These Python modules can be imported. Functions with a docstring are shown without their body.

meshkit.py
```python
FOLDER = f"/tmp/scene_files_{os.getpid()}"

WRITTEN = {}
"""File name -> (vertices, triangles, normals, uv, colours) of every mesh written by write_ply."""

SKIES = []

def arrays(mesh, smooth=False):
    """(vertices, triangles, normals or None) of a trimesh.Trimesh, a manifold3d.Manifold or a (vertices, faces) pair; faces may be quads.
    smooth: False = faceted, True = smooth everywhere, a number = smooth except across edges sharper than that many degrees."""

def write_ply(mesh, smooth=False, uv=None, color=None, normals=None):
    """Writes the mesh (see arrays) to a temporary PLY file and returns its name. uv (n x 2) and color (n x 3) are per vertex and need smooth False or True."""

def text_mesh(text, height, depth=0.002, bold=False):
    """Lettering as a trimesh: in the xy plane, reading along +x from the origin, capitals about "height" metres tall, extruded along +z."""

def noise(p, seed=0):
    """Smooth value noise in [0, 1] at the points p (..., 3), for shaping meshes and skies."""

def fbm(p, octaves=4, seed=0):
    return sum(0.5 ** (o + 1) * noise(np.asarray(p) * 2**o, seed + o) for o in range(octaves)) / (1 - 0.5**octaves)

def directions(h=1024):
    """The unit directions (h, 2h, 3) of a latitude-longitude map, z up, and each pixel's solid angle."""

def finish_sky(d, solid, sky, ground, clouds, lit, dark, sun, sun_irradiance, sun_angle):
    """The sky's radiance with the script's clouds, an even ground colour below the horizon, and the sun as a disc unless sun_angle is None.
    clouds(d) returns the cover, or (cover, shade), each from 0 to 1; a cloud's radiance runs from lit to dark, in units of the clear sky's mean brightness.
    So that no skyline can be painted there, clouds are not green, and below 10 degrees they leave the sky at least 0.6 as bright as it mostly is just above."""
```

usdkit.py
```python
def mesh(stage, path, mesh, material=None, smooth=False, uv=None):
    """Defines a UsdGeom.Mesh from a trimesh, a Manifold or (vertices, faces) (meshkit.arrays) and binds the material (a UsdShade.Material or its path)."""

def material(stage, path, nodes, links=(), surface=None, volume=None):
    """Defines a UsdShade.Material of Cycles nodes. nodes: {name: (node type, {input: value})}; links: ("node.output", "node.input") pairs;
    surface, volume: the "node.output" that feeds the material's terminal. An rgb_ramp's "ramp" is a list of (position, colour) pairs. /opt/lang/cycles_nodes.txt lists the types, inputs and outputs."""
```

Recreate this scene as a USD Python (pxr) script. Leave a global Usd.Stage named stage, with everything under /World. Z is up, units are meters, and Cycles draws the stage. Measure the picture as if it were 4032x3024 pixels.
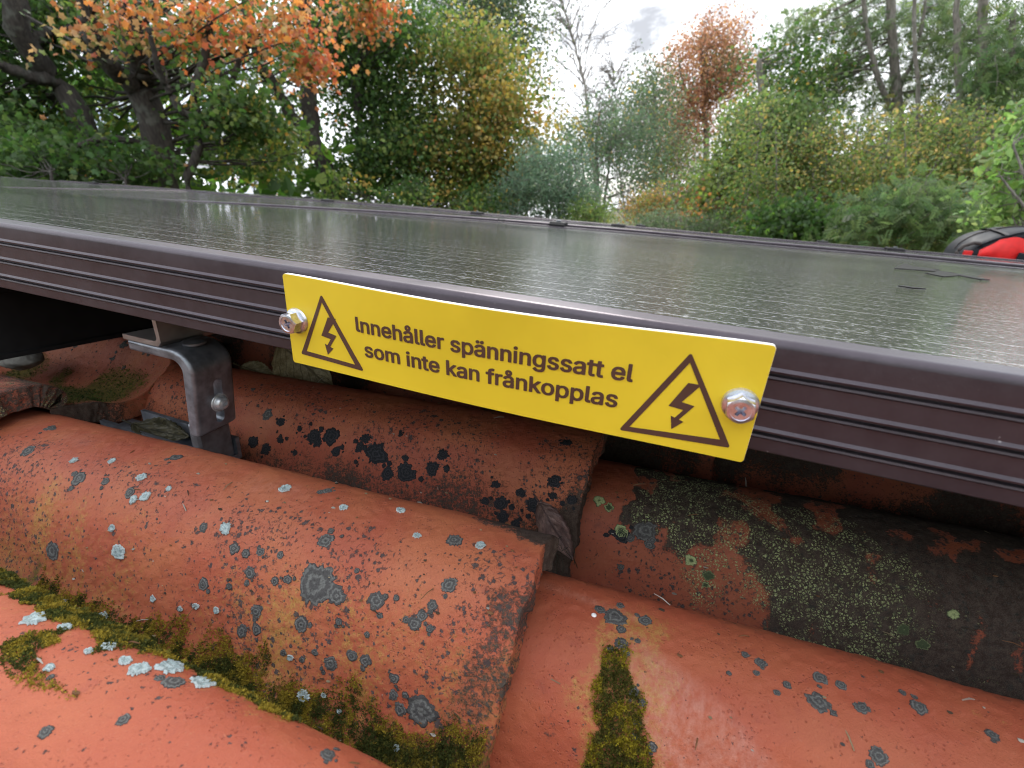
import math, numpy as np, trimesh, manifold3d as m3, usdkit, meshkit
from pxr import Usd, UsdGeom, UsdLux, UsdShade, Gf, Sdf, Vt
from scipy.interpolate import PchipInterpolator
from shapely.geometry import Polygon, Point, box as sbox
from shapely import affinity

stage = Usd.Stage.CreateInMemory()
UsdGeom.SetStageUpAxis(stage, 'Z')
UsdGeom.SetStageMetersPerUnit(stage, 1.0)
UsdGeom.Xform.Define(stage, '/World')

# ---------------------------------------------------------------- camera, sky, sun, exposure
# roof frame: u runs down the slope, v across it (away from the viewer), n is the panel normal
PITCH = math.radians(18.0)
HOUSE = np.array([0.0, 0.0, 3.95])                    # where the roof frame's origin stands in the world
L2W = np.array([[math.cos(PITCH), 0, math.sin(PITCH)], [0, 1, 0], [-math.sin(PITCH), 0, math.cos(PITCH)]])
CAM = np.array([0.15664658, -0.16203303, 0.04252127])
CR = np.array([[0.9340064, 0.3521305, 0.06030051], [0.19301151, -0.35533243, -0.91459577], [-0.30063034, 0.865877, -0.39984801]])
EXPOSURE = 0.97
SUN_AZ, SUN_EL = math.radians(-2.0), math.radians(46.0)
SUN_I, SUN_ANGLE = 0.34, 18.0
SKY_STRENGTH = 0.105

cam = UsdGeom.Camera.Define(stage, '/World/camera')
axes = np.stack([CR[0], -CR[1], -CR[2]]) @ L2W.T
CPOS = HOUSE + L2W @ CAM
m4 = np.eye(4)
m4[:3, :3], m4[3, :3] = axes, CPOS
cam.AddTransformOp().Set(Gf.Matrix4d(m4.tolist()))
cam.CreateHorizontalApertureAttr(36.0)
cam.CreateFocalLengthAttr(36.0 * 488.83 / 1024)
cam.CreateClippingRangeAttr(Gf.Vec2f(0.01, 2000))
cam.CreateExposureAttr(EXPOSURE)
cam.CreateFStopAttr(16.0)
cam.CreateFocusDistanceAttr(0.25)


class G:
    """Collects Cycles nodes; an input given as 'node.output' is a link."""
    def __init__(self):
        self.n, self.l = {}, []
    def __call__(self, kind, **inp):
        name = f'{kind}_{len(self.n)}'
        given = {}
        for k, v in inp.items():
            if isinstance(v, str) and '.' in v:
                self.l.append((v, f'{name}.{k}'))
            else:
                given[k] = v
        self.n[name] = (kind, given)
        return name
    def math(self, op, a, b=0.0, c=0.0, clamp=False):
        return self('math', math_type=op, value1=a, value2=b, value3=c, use_clamp=clamp) + '.value'
    def ss(self, x, lo, hi, a=0.0, b=1.0):
        return self('map_range', range_type='smoothstep', value=x, from_min=lo, from_max=hi, to_min=a, to_max=b, clamp=True) + '.result'
    def lin(self, x, lo, hi, a=0.0, b=1.0):
        return self('map_range', value=x, from_min=lo, from_max=hi, to_min=a, to_max=b, clamp=True) + '.result'
    def mix(self, f, a, b, kind='mix'):
        return self('mix', mix_type=kind, fac=f, color1=a, color2=b) + '.color'
    def noise(self, vec, scale, detail=4.0, rough=0.55, dist=0.0):
        return self('noise_texture', type='fBM', use_normalize=True, vector=vec, scale=scale, detail=detail, roughness=rough, distortion=dist) + '.fac'
    def pos(self):
        return self('geometry') + '.position'
    def make(self, name, surface=None, volume=None):
        return usdkit.material(stage, f'/World/Looks/{name}', self.n, self.l, surface=surface, volume=volume)


UsdGeom.Scope.Define(stage, '/World/Looks')
# the sky: an even physical sky behind thin bright cloud with a few grey banks
g = G()
sky = g('sky_texture', sky_type='single_scattering', sun_disc=False, sun_elevation=SUN_EL, sun_rotation=SUN_AZ % (2 * math.pi), altitude=50.0, air_density=1.0, aerosol_density=2.0, ozone_density=1.0)
d = g('texture_coordinate') + '.generated'
dm = g('mapping', mapping_type='point', vector=d, scale=(1.0, 1.0, 2.6)) + '.vector'
n1 = g.noise(dm, 2.3, 7.0, 0.55, 0.3)
n2 = g.noise(dm, 5.0, 6.0, 0.6, 0.2)
cover = g.ss(n1, 0.28, 0.46)
grey = g.ss(n2, 0.465, 0.66)
cl = g.mix(grey, (11.0, 11.3, 11.9), (3.5, 3.65, 4.0))
col = g.mix(cover, sky + '.color', cl)
bg = g('background_shader', color=col, strength=SKY_STRENGTH)
sky_mat = g.make('sky_material', surface=bg + '.background')
dome = UsdLux.DomeLight.Define(stage, '/World/sky')
dome.CreateIntensityAttr(1.0)
UsdShade.MaterialBindingAPI.Apply(dome.GetPrim()).Bind(sky_mat)
dome.GetPrim().SetCustomDataByKey('kind', 'structure')

sun = UsdLux.DistantLight.Define(stage, '/World/sun')
sd = np.array([math.sin(SUN_AZ) * math.cos(SUN_EL), math.cos(SUN_AZ) * math.cos(SUN_EL), math.sin(SUN_EL)])
zx = np.cross([0, 0, 1.0], sd); zx /= np.linalg.norm(zx)
ms = np.eye(4); ms[0, :3], ms[1, :3], ms[2, :3] = zx, np.cross(sd, zx), sd
sun.AddTransformOp().Set(Gf.Matrix4d(ms.tolist()))
sun.CreateIntensityAttr(SUN_I); sun.CreateNormalizeAttr(True); sun.CreateAngleAttr(SUN_ANGLE); sun.CreateColorAttr(Gf.Vec3f(1.0, 0.96, 0.9))

# ---------------------------------------------------------------- helpers
used = {}
def path_of(name, parent=None):
    base = (str(parent.GetPath()) if parent is not None else '/World') + '/' + name
    k = used.get(base, -1) + 1
    used[base] = k
    return base if k == 0 else f'{base}_{k:03d}'

ROOF = np.eye(4)
ROOF[:3, :3], ROOF[3, :3] = L2W.T, HOUSE
def frame_at(p=(0, 0, 0)):
    """Row-vector matrix of the roof frame moved to the roof point p."""
    m = ROOF.copy(); m[3, :3] = HOUSE + L2W @ np.asarray(p, float)
    return m

def tag(prim, label=None, cat=None, group=None, kind=None):
    for k, v in (('label', label), ('category', cat), ('group', group), ('kind', kind)):
        if v:
            prim.SetCustomDataByKey(k, v)
    return prim

def thing(name, label, cat, matrix=None, loc=None, group=None, kind=None):
    x = UsdGeom.Xform.Define(stage, path_of(name))
    if matrix is not None:
        x.AddTransformOp().Set(Gf.Matrix4d(np.asarray(matrix).tolist()))
    elif loc is not None:
        x.AddTranslateOp().Set(Gf.Vec3d(*map(float, loc)))
    return tag(x.GetPrim(), label, cat, group, kind)

def part(name, mesh, mat, parent=None, smooth=30, label=None, kind=None, colors=None):
    m = usdkit.mesh(stage, path_of(name, parent), mesh, mat, smooth=smooth)
    for k, c in (colors or {}).items():
        UsdGeom.PrimvarsAPI(m).CreatePrimvar(k, Sdf.ValueTypeNames.Color3fArray, 'vertex').Set(Vt.Vec3fArray.FromNumpy(np.asarray(c, np.float32)))
    return tag(m.GetPrim(), label, None, None, kind)

def cat_meshes(ms):
    """Joins (vertices, faces) pairs or trimeshes."""
    V, F, o = [], [], 0
    for m in ms:
        v, f = (np.asarray(m.vertices), np.asarray(m.faces)) if hasattr(m, 'vertices') else m
        f = np.asarray(f)
        if f.shape[1] == 4:
            f = np.vstack([f[:, [0, 1, 2]], f[:, [0, 2, 3]]])
        V.append(v); F.append(f + o); o += len(v)
    return np.vstack(V), np.vstack(F)

def grid_faces(a, b):
    i, j = np.meshgrid(np.arange(a - 1), np.arange(b - 1), indexing='ij')
    q = np.stack([i * b + j, (i + 1) * b + j, (i + 1) * b + j + 1, i * b + j + 1], -1).reshape(-1, 4)
    return np.vstack([q[:, [0, 1, 2]], q[:, [0, 2, 3]]])

def sweep(profile, stations, closed=True, caps=True):
    """Lofts a 2-D closed profile (k, 2) through stations: each a function result (k, 3). stations: list of (k, 3) arrays."""
    k = len(profile)
    P = np.stack(stations)
    ns = len(P)
    i, j = np.meshgrid(np.arange(ns - 1), np.arange(k if closed else k - 1), indexing='ij')
    jn = (j + 1) % k
    q = np.stack([i * k + j, i * k + jn, (i + 1) * k + jn, (i + 1) * k + j], -1).reshape(-1, 4)
    f = np.vstack([q[:, [0, 1, 2]], q[:, [0, 2, 3]]])
    if caps:
        tri = trimesh.creation.triangulate_polygon(Polygon(profile), engine='earcut')
        v2, f2 = tri
        idx = np.array([int(np.argmin(((profile - p) ** 2).sum(1))) for p in v2])
        f2 = idx[f2]
        f = np.vstack([f, f2, f2[:, ::-1] + (ns - 1) * k])
    return P.reshape(-1, 3), f

def rbox(lo, hi, r=0.001, seg=2):
    lo, hi = np.asarray(lo, float), np.asarray(hi, float)
    r = min(r, (hi - lo).min() * 0.45)
    pts = []
    for sx in (0, 1):
        for sy in (0, 1):
            for sz in (0, 1):
                c = np.where([sx, sy, sz], hi - r, lo + r)
                for a in range(3):
                    for s in (-1, 1):
                        q = c.copy(); q[a] += s * r; pts.append(q)
                s3 = np.where([sx, sy, sz], 1, -1)
                pts.append(c + s3 * r * 0.577)
    return trimesh.convex.convex_hull(np.array(pts))

def tube(points, radii, sides=7):
    p = np.asarray(points, float)
    t = np.gradient(p, axis=0); t /= np.linalg.norm(t, axis=1, keepdims=True) + 1e-12
    a = np.cross(t, np.where(np.abs(t[:, 2:]) < 0.9, [0, 0, 1.0], [1.0, 0, 0])); a /= np.linalg.norm(a, axis=1, keepdims=True) + 1e-12
    b, ang = np.cross(t, a), np.arange(sides) * 2 * np.pi / sides
    v = p[:, None] + np.broadcast_to(radii, (len(p),))[:, None, None] * (np.cos(ang)[None, :, None] * a[:, None] + np.sin(ang)[None, :, None] * b[:, None])
    i, j = np.meshgrid(np.arange(len(p) - 1), np.arange(sides), indexing='ij')
    q = np.stack([i * sides + j, i * sides + (j + 1) % sides, (i + 1) * sides + (j + 1) % sides, (i + 1) * sides + j], -1).reshape(-1, 4)
    return v.reshape(-1, 3), np.vstack([q[:, [0, 1, 2]], q[:, [0, 2, 3]]])

def sm(x, a, b):
    t = np.clip((x - a) / (b - a), 0, 1)
    return t * t * (3 - 2 * t)

def plain(name, color, rough=0.5, metal=0.0, noise_scale=60.0, vary=0.25, bump=0.0, bump_scale=900.0, spec=0.5, coat=0.0):
    g = G(); p = g.pos()
    n = g.noise(p, noise_scale, 5.0)
    c2 = tuple(x * (1 - vary) for x in color); c1 = tuple(min(1, x * (1 + vary * 0.6)) for x in color)
    col = g.mix(g.ss(n, 0.3, 0.7), c2, c1)
    kw = {}
    if bump:
        kw['normal'] = g('bump', height=g.noise(p, bump_scale, 4.0), strength=bump, distance=0.001) + '.normal'
    r = g.lin(n, 0.3, 0.7, rough * 0.85, min(1, rough * 1.15))
    s = g('principled_bsdf', base_color=col, roughness=r, metallic=metal, specular_ior_level=spec, coat_weight=coat, **kw)
    return g.make(name, surface=s + '.BSDF')

# ---------------------------------------------------------------- materials
def tile_material(name, clay=(0.355, 0.080, 0.040), clay2=(0.42, 0.128, 0.055), clay3=(0.20, 0.052, 0.036)):
    """Fired clay; mask = (moss, dark crust, ochre algae), mask2 = (pale scuff, yellow-green map lichen, soot), as the weather laid them on each tile."""
    g = G(); p = g.pos()
    m1 = g('separate_color', color_type='rgb', color=g('attribute', attribute='mask') + '.color')
    m2 = g('separate_color', color_type='rgb', color=g('attribute', attribute='mask2') + '.color')
    moss, crust, algae = m1 + '.r', m1 + '.g', m1 + '.b'
    scuff, maplich, soot = m2 + '.r', m2 + '.g', m2 + '.b'
    big = g.noise(p, 22.0, 5.0, 0.6, 0.4)
    mid = g.noise(p, 110.0, 6.0, 0.65)
    fine = g.noise(p, 900.0, 5.0, 0.7)
    vfine = g.noise(p, 2600.0, 3.0, 0.6)
    base = g.mix(g.ss(big, 0.35, 0.68), clay, clay2)
    base = g.mix(g.ss(mid, 0.56, 0.75, 0.0, 0.55), base, clay3)
    base = g.mix(g.ss(fine, 0.58, 0.72, 0.0, 0.35), base, (0.47, 0.22, 0.13))
    pit = g('voronoi_texture', feature='f1', vector=p, scale=640.0, randomness=1.0)
    pits = g.math('multiply', g.ss(pit + '.distance', .30, .12), g.ss(mid, .45, .62))
    base = g.mix(g.math('multiply', pits, .55), base, clay3)
    base = g.mix(g.ss(vfine, .30, .70, 0.0, 0.30), base, clay3)
    # ochre algae bloom
    patchy = g.noise(p, 330.0, 6.0, 0.72)
    al = g.math('add', g.math('multiply', patchy, 0.55), g.math('multiply', fine, 0.45))
    al = g.math('add', al, g.math('multiply', algae, 0.28))
    alf = g.ss(al, 0.64, 0.86, 0.0, 0.9)
    base = g.mix(alf, base, g.mix(g.ss(vfine, 0.35, 0.65), (0.30, 0.165, 0.03), (0.42, 0.24, 0.075)))
    # pale scuff
    sc = g.math('multiply', scuff, g.ss(g.noise(g('mapping', mapping_type='point', vector=p, scale=(1.0, 0.25, 1.0)) + '.vector', 420.0, 5.0, 0.7), 0.3, 0.75))
    base = g.mix(g.math('multiply', sc, 0.45), base, (0.56, 0.33, 0.27))
    # round dark colonies in three sizes
    warp = g.noise(p, 300.0, 3.0)
    dark = None
    for scale, amount, off in ((105.0, 0.40, 0.66), (230.0, 0.44, 0.46), (430.0, 0.46, 0.40)):
        v = g('voronoi_texture', feature='f1', vector=p, scale=scale, randomness=1.0)
        rnd = g('separate_color', color_type='rgb', color=v + '.color')
        rad = g.math('multiply', g.math('subtract', rnd + '.r', off, clamp=True), amount * 1.5)
        rad = g.math('multiply', rad, g.ss(crust, 0.05, 0.75))
        dd = g.math('add', v + '.distance', g.math('multiply', g.math('subtract', g.noise(p, scale * 3.5, 5.0, 0.7), 0.5), 1.25))
        hit = g.ss(g.math('subtract', rad, dd), -0.02, 0.03)
        dark = hit if dark is None else g.math('maximum', dark, hit)
    frk = g.math('add', g.noise(p, 520.0, 4.0, .6, .8), g.math('multiply', g.ss(crust, .10, 1.0), .125))
    dark = g.math('maximum', dark, g.math('multiply', g.ss(frk, .68, .74), .8))
    # continuous sooty crust where it has closed up
    cr = g.math('add', g.math('multiply', patchy, 0.5), g.math('multiply', fine, 0.5))
    cr = g.math('add', cr, g.math('multiply', soot, 0.60))
    close = g.ss(cr, 0.72, 0.86)
    crcol = g.mix(g.ss(fine, 0.35, 0.7), (0.026, 0.025, 0.028), (0.075, 0.070, 0.072))
    base = g.mix(g.math('multiply', dark, 0.92), base, crcol)
    base = g.mix(g.math('multiply', close, 0.94), base, g.mix(g.ss(g.math('add', g.math('multiply', patchy, .5), g.math('multiply', vfine, .5)), 0.40, 0.62), (0.010, 0.011, 0.009), (0.066, 0.056, 0.046)))
    # yellow-green crustose speckle
    vl = g('voronoi_texture', feature='distance_to_edge', vector=g('vector_math', math_type='add', vector1=p, vector2=g('vector_math', math_type='scale', vector1=g('noise_texture', vector=p, scale=500.0, detail=3.0) + '.color', scale=.0022) + '.vector') + '.vector', scale=620.0, randomness=1.0)
    clump = g.noise(p, 170.0, 4.0, .6)
    ml = g.math('multiply', g.ss(g.math('add', g.math('multiply', mid, 0.6), g.math('add', g.math('multiply', fine, 0.55), g.math('multiply', maplich, 0.55))), 0.74, 0.93), g.ss(vl + '.distance', 0.10, 0.24))
    ml = g.math('multiply', ml, g.math('multiply', g.ss(vfine, 0.38, 0.52), g.ss(clump, .40, .54)))
    base = g.mix(ml, base, g.mix(g.ss(vfine, 0.4, 0.7), (0.22, 0.27, 0.11), (0.56, 0.62, 0.32)))
    # moss film
    mo = g.math('add', g.math('multiply', patchy, 0.5), g.math('add', g.math('multiply', fine, 0.5), g.math('multiply', moss, 0.5)))
    mof = g.ss(mo, 0.72, 0.95)
    base = g.mix(mof, base, g.mix(g.ss(fine, 0.38, 0.66), (0.045, 0.052, 0.014), (0.22, 0.16, 0.022)))
    h = g.math('add', g.math('multiply', fine, 0.5), g.math('multiply', vfine, 0.25))
    h = g.math('subtract', h, g.math('multiply', pits, 0.7))
    h = g.math('add', h, g.math('multiply', g.math('maximum', dark, close), 0.55))
    h = g.math('add', h, g.math('multiply', g.math('maximum', ml, mof), 0.8))
    nrm = g('bump', height=h, strength=0.75, distance=0.0008) + '.normal'
    rough = g.lin(g.math('maximum', g.math('maximum', dark, close), mof), 0.0, 1.0, 0.58, 0.92)
    s = g('principled_bsdf', base_color=base, roughness=rough, specular_ior_level=0.4, normal=nrm)
    return g.make(name, surface=s + '.BSDF')

M = {}
M['tile_red'] = tile_material('weathered_red_clay')
M['tile_smooth'] = tile_material('smooth_red_clay', (0.36, 0.080, 0.038), (0.39, 0.105, 0.047), (0.28, 0.062, 0.040))
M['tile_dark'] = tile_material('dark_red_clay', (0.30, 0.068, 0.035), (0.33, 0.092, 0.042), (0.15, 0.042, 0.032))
g = G(); p = g.pos()
n = g.noise(p, 26.0, 6.0, .65); st = g.noise(g('mapping', mapping_type='point', vector=p, scale=(1.0, 1.0, .35)) + '.vector', 150.0, 4.0, .6)
dirt = g.noise(p, 700.0, 4.0, .7)
scf = g.math('multiply', g.ss(st, .705, .74), g.ss(dirt, .42, .6))
col = g.mix(g.ss(n, .3, .7), (.060, .050, .060), (.082, .071, .083))
col = g.mix(g.math('multiply', scf, .75), col, (.42, .41, .42))
col = g.mix(g.ss(dirt, .62, .75, 0, .25), col, (.20, .18, .17))
rg_ = g.math('add', g.lin(n, .3, .7, .30, .42), g.math('multiply', scf, .3))
M['frame'] = g.make('brown_black_anodised_aluminium', surface=g('principled_bsdf', base_color=col, metallic=g.math('subtract', .8, g.math('multiply', scf, .7)), roughness=rg_, specular_ior_level=.7, normal=g('bump', height=dirt, strength=.1, distance=.001) + '.normal') + '.BSDF')
M['steel'] = plain('galvanised_steel', (0.27, 0.29, 0.33), 0.44, 0.9, 120.0, 0.35, 0.15, 700.0)
M['dark_steel'] = plain('dull_steel', (0.20, 0.21, 0.23), 0.5, 0.9, 150.0, 0.3, 0.1, 900.0)
M['zinc'] = plain('bright_zinc', (0.62, 0.64, 0.68), 0.34, 0.75, 200.0, 0.15)
M['rail'] = plain('mill_aluminium', (0.36, 0.33, 0.32), 0.4, 0.85, 90.0, 0.2)
M['black'] = plain('matt_black_plastic', (0.012, 0.012, 0.013), 0.6, 0.0, 80.0, 0.3, spec=.15)
M['yellow'] = plain('yellow_sign_plastic', (0.66, 0.49, 0.024), 0.42, 0.0, 14.0, 0.10, 0.06, 1400.0)
M['white_core'] = plain('white_sign_core', (0.80, 0.79, 0.80), 0.5, 0.0, 60.0, 0.05)
M['print'] = plain('dark_brown_print', (0.060, 0.028, 0.020), 0.45, 0.0, 60.0, 0.1)
M['deck'] = plain('dark_roof_boarding', (0.03, 0.022, 0.018), 0.9, 0.0, 20.0, 0.4)
M['wall'] = plain('red_painted_boards', (0.25, 0.05, 0.035), 0.8, 0.0, 3.0, 0.2)

# ---------------------------------------------------------------- roof tiles
PROF = np.array([(-.094, -.050), (-.080, -.058), (-.066, -.0635), (-.056, -.0635), (-.049, -.060), (-.044, -.0545), (-.039, -.043), (-.033, -.029), (-.028, -.0185), (-.022, -.0105),
                 (-.014, -.0038), (-.005, -.001), (.005, 0), (.014, -.0005), (.022, -.0025), (.028, -.0065), (.032, -.011)])
PROF_FLAT = np.array([(-.100, -.020), (-.085, -.024), (-.072, -.028), (-.060, -.034), (-.050, -.035), (-.040, -.033), (-.030, -.028), (-.020, -.020), (-.012, -.012), (-.003, -.005), (.006, -.001),
                      (.014, 0), (.022, -.0025), (.028, -.0065), (.032, -.011)])
PROF_LOW = PROF * [1.0, 0.86]
THICK = 0.0150
LEN = 0.40


class Tile:
    def __init__(self, u_end, v0, n0=-0.102, tilt=0.063, yaw=0.0, prof=PROF, seed=0, roll=0.0, length=LEN, chip=0.0016):
        self.u_end, self.v0, self.n0, self.tilt, self.yaw, self.seed, self.length, self.chip = u_end, v0, n0, tilt, yaw, seed, length, chip
        ch = np.r_[0, np.cumsum(np.linalg.norm(np.diff(prof, axis=0), axis=1))]
        self.L = ch[-1]
        fx, fy = PchipInterpolator(ch, prof[:, 0]), PchipInterpolator(ch, prof[:, 1])
        s = np.linspace(0, self.L, 400)
        pts = np.stack([fx(s), fy(s)], 1)
        k = np.ones(15) / 15                                # soften the few kinks
        pad = np.vstack([2 * pts[0] - pts[7:0:-1], pts, 2 * pts[-1] - pts[-2:-9:-1]])
        pts = np.stack([np.convolve(pad[:, 0], k, 'valid'), np.convolve(pad[:, 1], k, 'valid')], 1)
        c, sn = math.cos(roll), math.sin(roll)
        pts = pts @ np.array([[c, sn], [-sn, c]])
        self.s, self.pts = s, pts

    def prof(self, s):
        P = np.stack([np.interp(s, self.s, self.pts[:, 0]), np.interp(s, self.s, self.pts[:, 1])], -1)
        e = 0.0008
        T = np.stack([np.interp(s + e, self.s, self.pts[:, 0]) - np.interp(s - e, self.s, self.pts[:, 0]), np.interp(s + e, self.s, self.pts[:, 1]) - np.interp(s - e, self.s, self.pts[:, 1])], -1)
        T /= np.linalg.norm(T, axis=-1, keepdims=True) + 1e-12
        return P, np.stack([-T[..., 1], T[..., 0]], -1)

    def surf(self, s, u, lift=0.0, bumps=True):
        """Roof-frame point on the tile's upper face at arc length s and distance u along the slope."""
        s, u = np.broadcast_arrays(np.asarray(s, float), np.asarray(u, float))
        P, N = self.prof(s)
        d = np.broadcast_to(lift, s.shape).astype(float).copy()
        if bumps:
            q = np.stack([u, P[..., 0] + self.seed, P[..., 1]], -1)
            d += (meshkit.fbm(q * 28, 3, self.seed) - 0.5) * 0.0016 + (meshkit.fbm(q * 300, 3, self.seed + 9) - 0.5) * 0.0009
        du = u - self.u_end
        v = self.v0 + P[..., 0] + N[..., 0] * d + self.yaw * du
        n = self.n0 + P[..., 1] + N[..., 1] * d + self.tilt * du
        return np.stack([u, v, n], -1)

    def edge(self, s):
        """Where the broken lower edge lies."""
        q = np.stack([np.asarray(s) * 90, np.full(np.shape(s), self.seed * 3.1), np.zeros(np.shape(s))], -1)
        q2 = q * 5
        return self.u_end + (meshkit.fbm(q, 3, self.seed) - 0.5) * 2.4 * self.chip + (meshkit.fbm(q2, 2, self.seed + 2) - 0.5) * 0.9 * self.chip

    def build(self, ds=0.0008, masks=None, u_from=None):
        ns = int(self.L / ds)
        s = np.linspace(0.0, self.L, ns)
        u0 = self.u_end - self.length if u_from is None else u_from
        nu = int((self.u_end - u0) / ds)
        U = np.linspace(0, 1, nu)
        ue = self.edge(s)
        r = 0.0009
        uu = u0 + (ue - r - u0)[None, :] * U[:, None]
        S = np.broadcast_to(s, uu.shape)
        top = self.surf(S, uu)
        rows = [top]
        for a in np.linspace(15, 90, 5):                     # rounded arris
            a = math.radians(a)
            rows.append(self.surf(s, ue - r + r * math.sin(a), -r * (1 - math.cos(a)))[None])
        P, N = self.prof(s)
        for d in np.linspace(r * 1.6, THICK - r, 12):        # broken end face
            q = np.stack([s * 420, np.full(ns, d * 420), np.full(ns, self.seed * 1.7)], -1)
            rows.append(self.surf(s, ue + (meshkit.fbm(q, 3, 3) - 0.5) * 0.0022 + 0.02 * d, -d)[None])
        for a in np.linspace(15, 90, 3):
            a = math.radians(a)
            rows.append(self.surf(s, ue + 0.02 * THICK - r + r * math.cos(a), -(THICK - r) - r * math.sin(a))[None])
        A = np.concatenate(rows)
        a, b = A.shape[:2]
        F = grid_faces(a, b)
        # nose and underside, coarser
        si = np.linspace(0, self.L, 60); ui = np.linspace(u0, self.u_end - r, 8)
        under = self.surf(*np.meshgrid(si, ui), -THICK, bumps=False)
        us = np.linspace(u0, self.u_end - r, max(12, nu // 3))
        Pn, Nn = self.prof(np.array(self.L))
        nose = []
        for t in np.linspace(0, np.pi, 9):
            lift = -THICK / 2 + THICK / 2 * math.cos(t)
            out = THICK / 2 * math.sin(t)
            base = self.surf(np.full(len(us), self.L), us, lift)
            T = np.array([Nn[1], -Nn[0]])
            base[:, 1] += T[0] * out; base[:, 2] += T[1] * out
            nose.append(base)
        nose = np.stack(nose, 1)
        cap = nose[-1]
        cc = cap.mean(0)
        fan = (np.vstack([cap, cc]), np.array([(i, i + 1, len(cap)) for i in range(len(cap) - 1)]))
        v, f = cat_meshes([(A.reshape(-1, 3), F), (nose.reshape(-1, 3), grid_faces(nose.shape[0], nose.shape[1])), (under.reshape(-1, 3), grid_faces(*under.shape[:2])[:, ::-1]), fan])
        # weathering, as functions of the place on the tile
        vs = np.concatenate([np.broadcast_to(s, (a, b)).ravel(), np.full(len(v) - a * b, self.L)])
        mk, mk2 = (masks or (lambda s, u, t: (np.zeros((len(s), 3)), np.zeros((len(s), 3)))))(vs, v[:, 0], self)
        return v, f, np.clip(mk, 0, 1), np.clip(mk2, 0, 1)


def dv_of(t, s):
    return np.interp(s, t.s, t.pts[:, 0])

def blot(s, u, t, scale, seed, lo, hi):
    q = np.stack([u * scale, dv_of(t, s) * scale, np.full(np.shape(s), seed * 2.3)], -1)
    return sm(meshkit.fbm(q, 4, seed), lo, hi)

def wobble(s, u, t, scale, seed):
    q = np.stack([u * scale, dv_of(t, s) * scale, np.full(np.shape(s), seed * 1.3)], -1)
    return meshkit.fbm(q, 4, seed) - .5

def band(x, a, b, w):
    return sm(x, a - w, a + w) * (1 - sm(x, b - w, b + w))

def masks_front(s, u, t):                                    # the big lichened tile in front
    x = dv_of(t, s); e = t.u_end - u
    wob = wobble(s, u, t, 75, 3) * 0.020
    moss = band(x + wob, -.092, -.0440, .007) * (0.55 + 0.45 * blot(s, u, t, 60, 4, .3, .7))
    algae = 0.85 * band(x + wob * 1.5, -.060, -.026, .014) * (0.45 + 0.55 * blot(s, u, t, 24, 5, .3, .7)) + 0.22 * blot(s, u, t, 40, 6, .4, .7) * (x < .0)
    algae += 0.55 * np.exp(-((x - .012 + wob * .12) / .0016) ** 2) * blot(s, u, t, 45, 7, .35, .6)
    crust = (0.30 + 0.60 * blot(s, u, t, 26, 8, .35, .65)) * sm(-x, -.010, .016) + .16
    crust = np.maximum(crust, 0.9 * sm(-e, -.055, -.015) * (x < .004))
    soot = 0.47 * sm(-e, -.046, -.012) * blot(s, u, t, 60, 9, .30, .58) + 0.42 * sm(-e, -.05, -.0) * sm(x, .006, .02)
    soot += .28 * band(x, .018, .04, .004) + 0.10 * (e < .0012)
    scuff = 0.30 * band(x, -.002, .012, .005) * blot(s, u, t, 35, 11, .45, .7)
    z = np.zeros_like(x)
    return np.stack([moss, crust, algae], -1), np.stack([scuff, z, soot], -1)

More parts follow.
